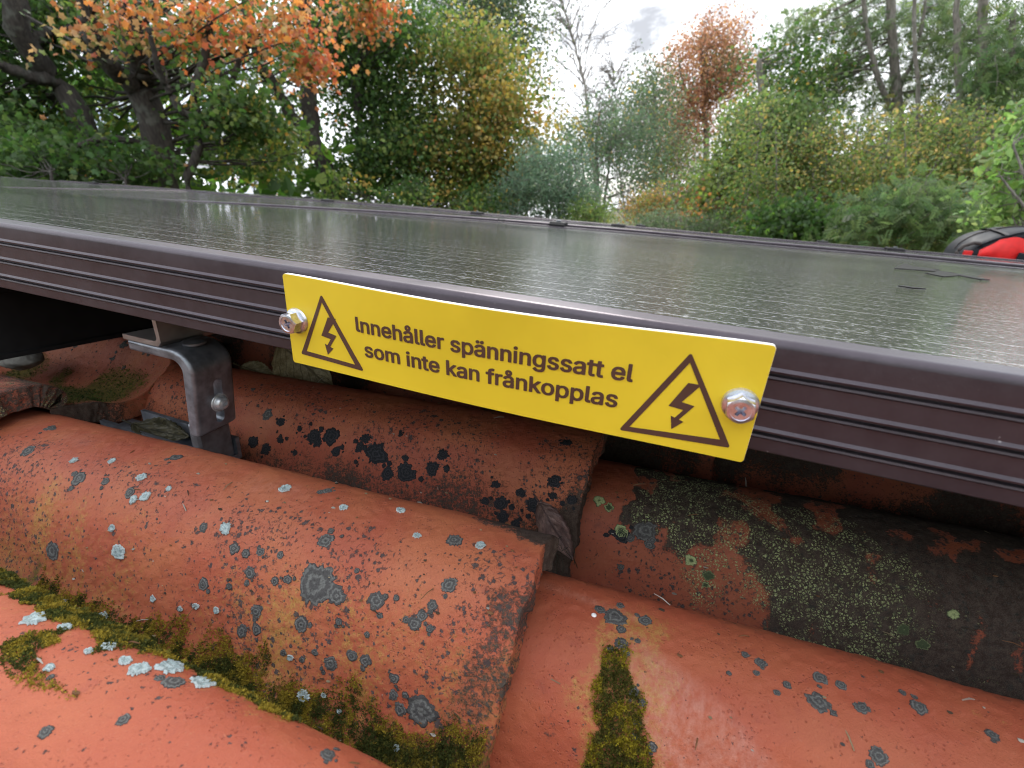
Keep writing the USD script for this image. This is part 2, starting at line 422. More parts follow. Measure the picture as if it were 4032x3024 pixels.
def masks_smooth(s, u, t):                                   # smooth lower tile with a moss stripe
    x = dv_of(t, s)
    wob = wobble(s, u, t, 90, 3) * .026
    c = .162 + (x + .02) * -.28
    wd = .7 + 9.0 * np.clip(-x - .01, 0, .05)
    stripe = band(u + wob, c - .009 * wd, c + .013 * wd, .005) * sm(-x, -.004, .012)
    moss = 0.72 * stripe
    algae = 0.80 * band(u + wob, c - .015, c + .020, .007) * sm(-x, -.02, .0) + .35 * band(u, .148, .2, .01) * band(x, .004, .022, .004)
    algae += 0.5 * np.exp(-((x - .010) / .004) ** 2) * blot(s, u, t, 60, 7, .40, .62) * sm(u, .19, .22)
    crust = 0.08 + 0.35 * stripe + .22 * blot(s, u, t, 18, 8, .5, .7) * sm(u, .2, .26)
    scuff = 0.9 * band(x + (u - .2) * .5, -.040, -.017, .004) * band(u, .165, .30, .02) * (0.4 + .6 * blot(s, u, t, 50, 11, .3, .6)) + .55 * np.exp(-((x - .012 + .1 * (u - .14)) / .0022) ** 2) * (u < .165)
    soot = .33 * band(x, .020, .04, .004) + .36 * np.exp(-(((u - .140) / .007) ** 2 + ((x + .030) / .006) ** 2))
    return np.stack([moss, crust, algae], -1), np.stack([scuff, np.zeros_like(x), soot], -1)

def masks_black_spots(s, u, t):                              # tile under the sign
    x = dv_of(t, s); e = t.u_end - u
    crust = .26 + .66 * blot(s, u, t, 26, 8, .26, .56) * band(x, -.06, .003, .010)
    soot = .46 * sm(-x, .018, .040) + .24 * blot(s, u, t, 45, 9, .4, .7) * sm(-x, .0, .02) + .30 * sm(-e, -.02, -.004) + .16 * band(x, .016, .04, .004) + .15 * (e < .0012)
    algae = .35 * sm(-x, .008, .03) * blot(s, u, t, 30, 5, .3, .7)
    z = np.zeros_like(x)
    return np.stack([.18 * sm(-x, .03, .05), crust, algae], -1), np.stack([z, z, soot], -1)

def masks_map_lichen(s, u, t):                               # the almost black tile with yellow-green crusts
    x = dv_of(t, s)
    w0 = wobble(s, u, t, 80, 31) * .07
    clean = 1 - sm(u + w0 * 1.6, .132, .186)
    low = sm(-x + w0 * .35, .019, .036) * (1 - sm(u + w0, .19, .265))
    body = (1 - np.maximum(clean, .95 * low))
    w = (blot(s, u, t, 32, 3, .2, .8) - .5) * .05
    soot = (.62 + .30 * blot(s, u, t, 30, 9, .35, .6)) * sm(body + w * 4, .25, .75) + .25 * sm(-x, .030, .050) + .1
    soot -= .48 * blot(s, u, t, 60, 12, .53, .64)
    diag = band(x + (u - .19) * .34 + w * .35, -.030, .020, .008) * sm(u + w0, .148, .168) * (1 - .72 * sm(u, .25, .30))
    mapl = .95 * diag * (.45 + .65 * blot(s, u, t, 48, 21, .34, .58))
    crust = .35 + .4 * sm(u, .14, .16)
    moss = .12 * sm(u, .25, .35) * blot(s, u, t, 20, 6, .4, .7)
    return np.stack([moss, crust, .1 * diag], -1), np.stack([np.zeros_like(x), mapl, soot], -1)

def masks_near(s, u, t):                                     # near column, clean towards the viewer
    x = dv_of(t, s)
    wob = wobble(s, u, t, 75, 3) * .016
    left = 1 - sm(u, -.02, .06)
    edge = .0175 + .0105 * sm(u, -.04, .07)
    moss = (.95 * sm(x + wob, edge, edge + .009)) * (.6 + .4 * blot(s, u, t, 60, 4, .3, .7)) + .55 * left * blot(s, u, t, 70, 14, .46, .62) * sm(x, -.004, .012)
    algae = .60 * sm(x + wob * 1.4, edge - .006, edge + .006) * blot(s, u, t, 40, 5, .25, .6) + .12
    crust = .16 + .30 * sm(x, .004, .02) * blot(s, u, t, 40, 8, .35, .6)
    z = np.zeros_like(x)
    return np.stack([moss, crust, algae], -1), np.stack([z, z, z], -1)

def masks_algae(s, u, t):                                    # tile behind the hook, green with algae
    x = dv_of(t, s); e = t.u_end - u
    moss = (.80 * blot(s, u, t, 26, 4, .36, .58) * (1 - sm(x, -.034, -.008)) + .25 * sm(-x, .035, .06)) * sm(e, -.01, .02)
    crust = .22 + .4 * blot(s, u, t, 30, 8, .4, .6)
    algae = .30 + .3 * sm(-e, -.03, 0)
    soot = .34 * sm(-x, .045, .075) + .2 * sm(-e, -.012, 0) + .15 * (e < .0016)
    z = np.zeros_like(x)
    return np.stack([moss, crust, algae], -1), np.stack([.3 + z, z, soot], -1)

def masks_dark(s, u, t):
    x = dv_of(t, s)
    z = np.zeros_like(x)
    return np.stack([.1 + z, .6 + z, .2 + z], -1), np.stack([.45 * blot(s, u, t, 60, 3, .35, .6), .5 * blot(s, u, t, 70, 5, .4, .6), .34 + .25 * blot(s, u, t, 24, 9, .3, .6)], -1)

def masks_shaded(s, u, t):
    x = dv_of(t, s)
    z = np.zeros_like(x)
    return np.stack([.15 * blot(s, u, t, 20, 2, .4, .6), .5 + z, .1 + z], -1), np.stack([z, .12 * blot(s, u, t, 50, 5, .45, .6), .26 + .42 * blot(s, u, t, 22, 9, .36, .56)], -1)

PV = 0.110
STEP = 0.347
VA, VB, VC, VZ = -0.015, 0.095, 0.205, -0.125
TILES = dict(
    front=Tile(0.1215, VA, seed=1),
    smooth=Tile(0.119 + STEP, VA, seed=2),
    upper_end=Tile(0.119 - STEP, VA, seed=3, chip=.003),
    spots=Tile(0.1245, VB, seed=4),
    lichen=Tile(0.1245 + STEP, VB, seed=5),
    algae=Tile(-0.228, .107, seed=6, prof=PROF_FLAT, chip=.0012),
    near=Tile(0.165, VZ, seed=7, tilt=.004),
    near_up=Tile(0.165 - STEP, VZ - .002, seed=8, n0=-.104),
    back_up=Tile(-0.150, VC, seed=9), back=Tile(-0.150 + STEP, VC, seed=10), back_low=Tile(-0.150 + 2 * STEP, VC, seed=11),
)

house = thing('house', 'house roof of weathered orange clay pantiles with lichen, under the solar panels', 'house', frame_at())
TP = {}
def lay(key, mat, masks, ds, label=None, u_from=None):
    t = TILES[key]
    v, f, mk, mk2 = t.build(ds, masks, u_from)
    TP[key] = part('roof_tile', (v, f), M[mat], house, smooth=True, label=label, colors=dict(mask=mk, mask2=mk2))
lay('front', 'tile_red', masks_front, .00075, 'large orange tile spotted with grey and white lichen, moss along its valley')
lay('smooth', 'tile_smooth', masks_smooth, .0009, 'smooth red tile with an upright strip of yellow moss', .02)
lay('spots', 'tile_red', masks_black_spots, .0008, 'orange brown tile with black lichen spots under the sign')
lay('lichen', 'tile_dark', masks_map_lichen, .0009, 'nearly black tile covered in yellow green crusts')
lay('near', 'tile_smooth', masks_near, .0009, 'plain orange tile nearest the viewer')
lay('near_up', 'tile_smooth', masks_near, .002)
lay('upper_end', 'tile_dark', masks_dark, .0010, 'broken dark tile end with pale lichen at the left edge')
lay('algae', 'tile_red', masks_algae, .0010, 'tile green with algae behind the steel hook')
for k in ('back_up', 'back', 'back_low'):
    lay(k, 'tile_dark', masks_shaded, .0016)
# the rest of the roof, coarser: columns towards and behind the viewer and below the eaves side
for c in range(-4, 4):
    for r in range(-4, 4):
        v0, ue = VA + c * PV, 0.119 + r * STEP
        if c in (-1, 0, 1, 2) and -1 <= r <= 1 or c == 3 or (c == 2):
            continue
        t = Tile(ue + ((c * 37 + r * 11) % 7 - 3) * .0012, v0, seed=20 + (c + 4) * 8 + r + 4)
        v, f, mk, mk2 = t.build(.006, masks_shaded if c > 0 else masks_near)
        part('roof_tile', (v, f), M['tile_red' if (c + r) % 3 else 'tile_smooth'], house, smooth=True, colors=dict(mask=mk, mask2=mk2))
dk = np.array([(u, v, -.20 - .085 * v - (.012 if lo else 0) - .0 * u) for lo in (0, 1) for u in (-5.4, 3.4) for v in (-1.2, 3.6)])
part('roof_deck', trimesh.convex.convex_hull(dk), M['deck'], house, smooth=False)

# ---------------------------------------------------------------- solar panels
U1 = np.array([-3.9, -2.2097, -1.5497, -1.03, -.6112, -.2656, .0254, .2746, .4897, .6893, 1.2]); N1 = np.array([-.185, -.1388, -.1135, -.0916, -.0763, -.0677, -.063, -.0618, -.0591, -.0583, -.056])
U2 = np.array([-5.4, -4.3846, -3.1333, -2.1411, -1.3343, -.6656, -.1013, .3815, .7984, .9902, 2.2]); N2 = np.array([-.225, -.2071, -.1853, -.1694, -.1541, -.149, -.1446, -.1419, -.1369, -.1351, -.131])
U3 = np.array([-5.4, -4.3936, -3.2429, -2.0506, -1.062, -.2273, .4873, 1.1047, 1.389, 3.4]); N3 = np.array([-.30, -.2839, -.254, -.233, -.2283, -.2229, -.221, -.2156, -.2144, -.212])
f1 = lambda u, v: np.interp(u, U1, N1) * v / .95
f2 = lambda u, v: f1(u, .95 + 0 * np.asarray(v)) + .0035 + (np.interp(u, U2, N2) - f1(u, .95 + 0 * np.asarray(v)) - .0035) * (v - .97) / 1.03
f3 = lambda u, v: np.interp(u, U2, N2) + .003 + (np.interp(u, U3, N3) - np.interp(u, U2, N2) - .003) * (v - 2.02) / 1.02

def frame_section(fine):
    top = [(.0028, 0.0), (.0101, 0.0), (.0106, -.0004), (.0106, -.0075), (.0024, -.0088), (.0024, -.0362), (.026, -.0362), (.026, -.0383), (0.0006, -.0383), (0, -.0377)]
    if fine:
        for c in (-.0313, -.0212, -.0108):                    # three double-beaded grooves
            top += [(0, c - .0020), (-.0008, c - .0013), (-.0006, c - .0006), (.0011, c - .0004), (.0011, c + .0003), (-.0006, c + .0006), (-.0008, c + .0012), (0, c + .0022)]
    return np.array(top + [(0, -.0026), (.0003, -.0016), (.0009, -.0007), (.0017, -.0002)])

g = G(); p = g.pos()
uvw = g('attribute', attribute='cell') + '.color'
sx = g('separate_color', color_type='rgb', color=uvw)
line = g.math('absolute', g.math('subtract', g.math('fraction', g.math('multiply', sx + '.g', 1 / .0195)), 0.5))
bus = g.math('multiply', g.math('less_than', line, 0.028), g.ss(g.noise(p, 260.0, 3.0), 0.25, 0.6))
cell = g.math('maximum', g.math('less_than', g.math('absolute', g.math('subtract', g.math('fraction', g.math('multiply', sx + '.g', 1 / .1755)), 0.5)), .006),
              g.math('less_than', g.math('absolute', g.math('subtract', g.math('fraction', g.math('multiply', sx + '.r', 1 / .0905)), 0.5)), .009))
dust = g.noise(p, 520.0, 5.0, 0.72)
spk = g.ss(g.noise(g('mapping', mapping_type='point', vector=p, scale=(.6, 1.0, 1.0)) + '.vector', 700.0, 4.0, 0.65), .57, .64)
col = g.mix(bus, (0.012, 0.012, 0.014), (0.34, 0.34, 0.34))
col = g.mix(g.math('multiply', cell, .6), col, (0.004, 0.004, 0.005))
film = g.ss(g.noise(p, 7.0, 6.0, .6), .35, .75)
col = g.mix(g.math('add', g.math('multiply', g.ss(dust, .46, .66), .17), g.math('multiply', film, .03)), col, (0.30, 0.29, 0.26))
col = g.mix(g.math('multiply', spk, .75), col, (.46, .46, .46))
h = g.math('add', g.math('multiply', g.noise(g('mapping', mapping_type='point', vector=p, scale=(.7, 1.0, 1.0)) + '.vector', 620.0, 3.0, .6), 1.0), g.math('multiply', g.noise(p, 1500.0, 2.0), .5))
nb = g('bump', height=h, strength=0.18, distance=0.0008) + '.normal'
s = g('principled_bsdf', base_color=col, roughness=g.lin(film, 0, 1, .03, .07), ior=1.5, specular_ior_level=.45, normal=nb)
M['glass'] = g.make('black_textured_panel_glass', surface=s + '.BSDF')
M['backsheet'] = plain('black_backsheet', (0.012, 0.012, 0.013), 0.6)

def solar_panel(label, u0, u1, v0, v1, fn, fine=False):
    t = thing('solar_panel', label, 'solar panel', frame_at())
    sec = frame_section(fine)
    us = np.linspace(u0, u1, 60)
    bare = frame_section(False)
    def rail(section, pts, inward, along):
        st = []
        for (u, v) in pts:
            o = np.zeros((len(section), 3))
            o[:, 0], o[:, 1], o[:, 2] = u, v, fn(u, v)
            o[:, :2] += section[:, :1] * inward
            o[:, 2] += section[:, 1]
            st.append(o)
        return sweep(section, st)
    part('frame_rail', rail(sec, [(u, v0) for u in us], np.array([0, 1.0]), 0), M['frame'], t, smooth=25)
    part('frame_rail', rail(bare, [(u, v1) for u in us], np.array([0, -1.0]), 0), M['frame'], t, smooth=25)
    vs = np.linspace(v0 + .0107, v1 - .0107, 8)
    part('frame_rail', rail(bare, [(u0, v) for v in vs], np.array([1.0, 0]), 1), M['frame'], t, smooth=25)
    part('frame_rail', rail(bare, [(u1, v) for v in vs], np.array([-1.0, 0]), 1), M['frame'], t, smooth=25)
    gu, gv = np.meshgrid(np.linspace(u0 + .008, u1 - .008, 90), np.linspace(v0 + .008, v1 - .008, 40), indexing='ij')
    P = np.stack([gu, gv, fn(gu, gv) - .0019], -1).reshape(-1, 3)
    Q = P - [0, 0, .0042]
    F = grid_faces(90, 40)
    part('glass', (P, F), M['glass'], t, smooth=True, colors=dict(cell=np.stack([gu.ravel() - u0, gv.ravel() - v0, 0 * gu.ravel()], -1)))
    part('backsheet', (Q, F[:, ::-1]), M['backsheet'], t, smooth=True)
    return t

solar_panel('black solar panel nearest the viewer, with the yellow sign screwed to its grooved frame', -1.45, .86, 0, .95, f1, True)
solar_panel('front row solar panel at the left edge, up the slope from the sign', -3.80, -1.47, 0, .95, f1)
solar_panel('left end solar panel of the second row, furthest up the slope', -5.0, -2.66, .97, 2.0, f2)
solar_panel('middle solar panel of the second row, behind the panel with the sign', -2.64, -.30, .97, 2.0, f2)
solar_panel('lowest solar panel of the second row, in front of the red and black bag', -.28, 2.06, .97, 2.0, f2)
solar_panel('solar panel of the far row, up the slope at the left', -3.80, -1.47, 2.02, 3.04, f3)
solar_panel('middle solar panel of the far row along the skyline', -1.45, .86, 2.02, 3.04, f3)
solar_panel('far row solar panel that the red and black bag lies on', .88, 3.2, 2.02, 3.04, f3)

def clamp(u, v, fn, w, label, group=None):
    t = thing('panel_clamp', label, 'clamp', frame_at((u, v, float(fn(u, v)))), group=group)
    prof = np.array([(-.019, .0010), (-.019, .0045), (-.013, .0090), (.013, .0090), (.019, .0045), (.019, .0010)])
    st = [np.stack([np.full(6, x), prof[:, 0], prof[:, 1] * sc], -1) for x, sc in ((-w / 2, .8), (-w / 2 + .002, 1), (w / 2 - .002, 1), (w / 2, .8))]
    part('clamp_plate', sweep(prof, st), M['black'], t, smooth=False)
    c = trimesh.creation.cylinder(.0055, .004, sections=16); c.apply_translation((0, 0, .0108))
    part('bolt_head', c, M['dark_steel'], t, smooth=40)
for u, w in ((-.147, .036),):
    clamp(u, .96, f1, w, 'small black clamp on the seam right behind the panel with the sign')
for u, lab in ((-3.446, 'leftmost black clamp on the second seam, below the thick leaning maple trunk'), (-1.662, 'small black clamp on the second seam, below the two dark maple trunks'), (-.821, 'small black clamp on the second seam, below the golden maple'), (-.172, 'small black clamp on the second seam, just right of the nearest clamp'), (.818, 'rightmost black clamp on the second seam, left of the red and black bag')):
    clamp(u, 2.01, f2, .055, lab, 'clamps on the seam behind the second row')
for u, lab in ((-2.698, 'tiny black clamp on the farthest panel edge, below the dark maples at left'), (-.844, 'tiny black clamp on the farthest panel edge, below the blue green shrub'), (-.191, 'tiny black clamp on the farthest panel edge, below the amber shrub'), (.79, 'tiny black clamp on the farthest panel edge, below the yellowing thicket')):
    clamp(u, 3.03, f3, .055, lab, 'clamps on the far edge of the last row')

# thin wet scraps stuck to the nearest panel's glass
M['wet'] = plain('wet_dark_leaf_scrap', (0.012, 0.012, 0.009), 0.6, 0, 200, .4, spec=.15)
def scrap(label, pts, h=.0005):
    poly = Polygon(pts).buffer(.002).buffer(-.001)
    v, f = trimesh.creation.triangulate_polygon(poly, engine='earcut')
    c = v.mean(0)
    n = np.array([f1(a, b) for a, b in v]) - .0019
    base = np.c_[v, n + .0002] - [*c, 0]; topv = np.c_[v, n + h + .0002] - [*c, 0]
    k = len(v)
    e = np.sort(np.vstack([f[:, [0, 1]], f[:, [1, 2]], f[:, [2, 0]]]), 1)
    un, ct = np.unique(e, axis=0, return_counts=True)
    b = un[ct == 1]
    side = np.vstack([np.c_[b[:, 0], b[:, 1], b[:, 1] + k], np.c_[b[:, 0], b[:, 1] + k, b[:, 0] + k]])
    m = part('leaf_scrap', (np.vstack([base, topv]), np.vstack([f[:, ::-1], f + k, side])), M['wet'], smooth=False)
    UsdGeom.Xformable(m).AddTransformOp().Set(Gf.Matrix4d(frame_at((*c, 0)).tolist()))
    tag(m, label, 'leaf scrap')
scrap('dark forked leaf scrap stuck on the near panel glass, left of two', [(.381, .550), (.403, .61), (.436, .695), (.426, .632), (.449, .62), (.432, .595), (.448, .577), (.41, .565)])
scrap('dark bent leaf scrap stuck on the near panel glass, nearest the bag', [(.430, .595), (.448, .562), (.452, .505), (.441, .495), (.436, .532), (.411, .492), (.402, .480), (.399, .513), (.427, .562)])
scrap('tiny dark leaf crumb on the near panel glass below the larger scraps', [(.306, .291), (.312, .298), (.322, .291), (.312, .286)])

# ---------------------------------------------------------------- warning sign
SL, SV = .1842, -.0060
def sign_at(x, y, lift=0.0):
    """Sign sheet: x along its length, y up from its lower edge, lift off its face; bowed out between its two screws."""
    x, y = np.asarray(x, float), np.asarray(y, float)
    t = x / SL
    bow = np.sin(np.pi * np.clip((t - .02) / .96, 0, 1)) ** 1.3
    top = -.0017 + .0016 * t
    n = -.0406 + y / .040 * (top + .0406) - .0009 * bow
    return np.stack([x, SV - bow * (.0006 + .0036 * y / .04) - lift, n], -1)
def sheet(z0, z1, rad, inset=0.0):
    poly = sbox(inset, inset, SL - inset, .040 - inset).buffer(-rad).buffer(rad, 6)
    xs = np.linspace(0, SL, 73)
    strips = []
    for a, b in zip(xs[:-1], xs[1:]):
        pc = poly.intersection(sbox(a, -1, b, 1))
        if not pc.is_empty:
            strips.append(pc)
    V, F = [], []; o = 0
    for pc in strips:
        v, f = trimesh.creation.triangulate_polygon(pc, engine='earcut')
        V.append(v); F.append(f + o); o += len(v)
    v2, f = np.vstack(V), np.vstack(F)
    uq, inv = np.unique(np.round(v2, 7), axis=0, return_inverse=True); f = inv.ravel()[f]; v2 = uq; k = len(v2)
    e = np.vstack([f[:, [0, 1]], f[:, [1, 2]], f[:, [2, 0]]]); es = np.sort(e, 1)
    un, idx, ct = np.unique(es, axis=0, return_index=True, return_counts=True)
    b = e[idx[ct == 1]]
    front, back = sign_at(v2[:, 0], v2[:, 1], z1), sign_at(v2[:, 0], v2[:, 1], z0)
    side = np.vstack([np.c_[b[:, 0], b[:, 1], b[:, 1] + k], np.c_[b[:, 0], b[:, 1] + k, b[:, 0] + k]])
    return np.vstack([front, back]), np.vstack([f, f[:, ::-1] + k, side])
sign = thing('warning_sign', 'long yellow warning sign with black Swedish lettering, screwed to the panel frame', 'sign', frame_at())
part('sign_core', sheet(-.0021, -.0004, .0012), M['white_core'], sign, smooth=30, label='white edge of the sign sheet')
part('sign_face', sheet(-.0004, 0.0, .0012, .00012), M['yellow'], sign, smooth=30)
def on_sign(mesh2d, lift=.00002, th=.00012):
    """A flat trimesh extruded along z, laid on the sign's face."""
    v = np.asarray(mesh2d.vertices)
    z = (v[:, 2] - v[:, 2].min()) / max(1e-9, np.ptp(v[:, 2]))
    return sign_at(v[:, 0], v[:, 1], lift + z * th), np.asarray(mesh2d.faces)
def y_of(n): return (n + .0406) / .0398 * .040
def lettering(text, x0, y0, x1, y1, cap):
    m = meshkit.text_mesh(text, cap, .001, bold=True)
    v = m.vertices.copy()
    w = v[:, 0].max() - v[:, 0].min()
    v[:, 0] = (v[:, 0] - v[:, 0].min()) * (x1 - x0) / w
    v[:, 1] += (y1 - y0) * v[:, 0] / (x1 - x0)
    v[:, 0] += x0; v[:, 1] += y0
    m.vertices = v
    for _ in range(2):
        m = m.subdivide()
    v1, f1_ = on_sign(m)
    m.vertices = m.vertices + [.00017, .00005, 0]
    v2, f2_ = on_sign(m, .00005)
    return cat_meshes([(v1, f1_), (v2, f2_)])
part('lettering', lettering('lnnehåller spänningssatt el', .0356, y_of(-.0193), .1450, y_of(-.0190), .0060), M['print'], sign, smooth=False, label='upper line of dark lettering')
part('lettering', lettering('som inte kan frånkopplas', .0388, y_of(-.0296), .1412, y_of(-.0293), .0060), M['print'], sign, smooth=False, label='lower line of dark lettering')
def ext(poly):
    m = trimesh.creation.extrude_polygon(poly, .001, engine='earcut')
    for _ in range(3):
        m = m.subdivide()
    return on_sign(m)
def warn(out, inn, bolt, label):
    o = Polygon([(a, y_of(b)) for a, b in out]); i = Polygon([(a, y_of(b)) for a, b in inn])
    ring = o.buffer(-.0006).buffer(.0006, 6).difference(i)
    t = part('warning_triangle', ext(ring), M['print'], sign, smooth=False, label=label)
    for k, bp in enumerate(bolt):
        part('lightning_bolt' if k == 0 else 'arrow_head', ext(Polygon([(a, y_of(b)) for a, b in bp])), M['print'], t, smooth=False)
def bolt_shape(cx, cy, s, sk=0.0):
    z = np.array([(.10, .50), (.34, .50), (.06, .10), (.30, .06), (.06, -.30), (-.02, -.27), (.12, -.06), (-.16, -.02)])
    a = np.array([(-.08, -.22), (.17, -.30), (-.02, -.50)])
    f = lambda q: [(cx + x * s, cy + y * s) for x, y in q]
    return f(z), f(a)
warn([(.0195, -.0066), (.0051, -.0356), (.0376, -.0368)], [(.0194, -.0100), (.0083, -.0337), (.0334, -.0347)], bolt_shape(.0200, -.0245, .0170), 'left warning triangle with lightning bolt')
warn([(.1611, -.0062), (.1432, -.0378), (.1793, -.0362)], [(.1614, -.0096), (.1466, -.0358), (.1756, -.0340)], bolt_shape(.1605, -.0250, .0172), 'right warning triangle with lightning bolt')

M['screw'] = plain('zinc_plated_screw', (0.72, 0.74, 0.84), 0.26, 1.0, 300.0, .12)
def revolve_m3(pts, n=48):
    return m3.CrossSection([np.array(pts, float)]).revolve(n)
def screw_mesh(tilt, turn):
    fl = revolve_m3([(0, 0), (.0054, 0), (.0056, .0003), (.0052, .0012), (.0042, .0016), (0, .0016)])
    hexa = m3.Manifold.cylinder(.0052, .00455, .00455, 6).translate((0, 0, .0012))
    dome = revolve_m3([(0, 0), (.0052, 0), (.0052, .0046), (.0040, .0060), (.0022, .0063), (0, .0063)], 64)
    head = hexa ^ dome
    dish = revolve_m3([(0, .0058), (.0030, .0058), (.0035, .0080), (0, .0080)], 40)
    cr = m3.Manifold.cube((.0044, .0011, .004), True) + m3.Manifold.cube((.0011, .0044, .004), True)
    cr = cr ^ m3.Manifold.cylinder(.004, .0010, .0024, 24, True)
    body = (fl + head) - dish - cr.translate((0, 0, .0050)).rotate((0, 0, 20))
    shank = m3.Manifold.cylinder(.009, .002, .002, 16).translate((0, 0, -.0088))
    body = (body + shank).rotate((0, 0, turn)).rotate((90, 0, 0)).rotate((tilt, 0, 0))
    return body
for (x, y), lab, turn in (((.0052, y_of(-.0204)), 'left hexagonal flange screw of the sign', 8), ((.1785, y_of(-.0206)), 'right hexagonal flange screw of the sign', 35)):
    P0 = sign_at(x, y, .0001)
    part('screw', screw_mesh(0, turn).translate(tuple(map(float, P0))), M['screw'], sign, smooth=28, label=lab)

# ---------------------------------------------------------------- roof hook, rails
def arc(cx, cy, r, a0, a1, k=8):
    return [(cx + r * math.cos(a), cy + r * math.sin(a)) for a in np.linspace(math.radians(a0), math.radians(a1), k)]
hook = thing('roof_hook', 'galvanised steel roof hook bent over the tiles, holding up the panel rail', 'roof hook', frame_at((-.10, .030, -.118)))
O = np.array((-.10, .030, -.118))
uo, ui, nt, nb, th = -.0985, -.1070, -.0622, -.1185, .0080
def arc2(cx, cy, r, a0, a1, k=9):
    return arc(cx, cy, r, a0, a1, k)
V0H, V1H = .0168, .0446
th = .0072
outline = [(-.1480, nt - th + .0012), (-.1480, nt - .0012), (-.1468, nt)] + [(x, nt) for x in (-.138, -.128, -.118)] + arc2(uo - .014, nt - .014, .014, 90, 0) + [(uo, n) for n in (-.086, -.096, -.106)] + [(uo, nb + .0015), (uo - .0015, nb), (ui + .0015, nb), (ui, nb + .0015)] + [(ui, n) for n in (-.106, -.096, -.086)] + arc2(ui - .0065, nt - th - .0065, .0065, 0, 90, 7) + [(x, nt - th) for x in (-.120, -.130, -.138)] + [(-.1468, nt - th)]
ar = np.array(outline)
if not Polygon(ar).exterior.is_ccw:
    ar = ar[::-1]
tn = np.roll(ar, -1, 0) - np.roll(ar, 1, 0); tn /= np.linalg.norm(tn, axis=1, keepdims=True)
inn = np.stack([-tn[:, 1], tn[:, 0]], 1)                              # inward normal of a counter-clockwise outline
lean = lambda P: P + np.stack([.13 * np.minimum(0, P[:, 2] - (nt - .012)), 0 * P[:, 0], 0 * P[:, 0]], 1)
st = []
for z, off in ((0, .0019), (.0003, .0011), (.0009, .0005), (.0018, .0001), (.0028, 0), (.0140, 0), (V1H - V0H - .0028, 0), (V1H - V0H - .0018, .0001), (V1H - V0H - .0009, .0005), (V1H - V0H - .0003, .0011), (V1H - V0H, .0019)):
    q = ar + inn * off
    st.append(lean(np.c_[q[:, 0], np.full(len(q), V0H + z), q[:, 1]]))
hv, hf = sweep(ar, st)
htm = trimesh.Trimesh(hv, hf, process=True); htm.fix_normals()
hm = m3.Manifold(m3.Mesh(np.asarray(htm.vertices, np.float32), np.asarray(htm.faces, np.uint32)))
rod = lambda n: m3.Manifold.cylinder(.04, .0029, .0029, 20, True).rotate((0, 90, 0)).translate((uo - .003, .0325, n))
hm = hm - m3.Manifold.hull(rod(-.0866) + rod(-.1112))
part('bent_plate', hm.translate(tuple(-O)), M['steel'], hook, smooth=40)
base = [rbox((-.1178, .0200, -.150), (-.1096, .0430, -.1130), .0015)]
part('foot', base[0].apply_translation(-O), M['dark_steel'], hook, smooth=30)
# short channel the foot is welded to
ch = m3.Manifold.cube((.107, .0205, .004)).translate((-.2150, .0255, -.1490)) + m3.Manifold.cube((.107, .0026, .0120)).translate((-.2150, .0255, -.1490)) + m3.Manifold.cube((.090, .0026, .0160)).translate((-.1980, .0434, -.1490))
part('base_channel', ch.translate(tuple(-O)), M['steel'], hook, smooth=False, label='pale channel lying in the valley between the tiles')
b = revolve_m3([(0, 0), (.0058, 0), (.0059, .0004), (.0056, .0010), (.0048, .0012), (.0046, .0014), (.0044, .0026), (.0036, .0041), (.0022, .0048), (0, .0050)]) - m3.Manifold.cylinder(.004, .0019, .0019, 6).translate((0, 0, .0026))
bolt = part('bolt', b.rotate((0, 90, 0)).translate(tuple(np.array((uo - .0034, .0325, -.1000)) - O)), M['zinc'], hook, smooth=30)
part('nut', m3.Manifold.cylinder(.005, .0058, .0058, 6).rotate((0, 90, 0)).translate(tuple(np.array((ui - .0120, .0325, -.1000)) - O)), M['dark_steel'], hook, smooth=False)
b2 = revolve_m3([(0, 0), (.0062, 0), (.0062, .0012), (.0046, .0022), (0, .0024)])
part('bolt', b2.translate(tuple(np.array((-.110, .0305, nt)) - O)), M['dark_steel'], hook, smooth=30, label='low bolt head on the flat top of the hook')

rail = thing('mounting_rail', 'pale aluminium mounting rail with an open end, resting on the steel hook', 'rail', frame_at((-.133, .016, -.0618)))
sec = Polygon([(-.0155, 0), (.013, 0), (.016, .003), (.016, .0228), (-.008, .0228), (-.008, .0204), (.0128, .0204), (.0132, .0046), (.0115, .0030), (-.0155, .0030)])
rm = trimesh.creation.extrude_polygon(sec, 1.1, engine='earcut')
v = rm.vertices
part('rail_profile', (np.stack([v[:, 0], v[:, 2] * .85, v[:, 1] - .066 * v[:, 2] * .85], -1), rm.faces[:, ::-1]), M['rail'], rail, smooth=30)
rail2 = thing('support_rail', 'black support rail in the shade under the panel at the left edge', 'rail', frame_at((-.285, .0, -.096)))
sec = Polygon([(-.02, 0), (.0145, 0), (.0145, .003), (.0125, .004), (.0125, .044), (.0145, .045), (.0145, .0565), (-.02, .0565)])
rm = trimesh.creation.extrude_polygon(sec, 1.1, engine='earcut'); v = rm.vertices
part('rail_profile', (np.stack([v[:, 0], v[:, 2] * .85 + .003, v[:, 1] - .072 * v[:, 2] * .85], -1), rm.faces[:, ::-1]), M['black'], rail2, smooth=False)

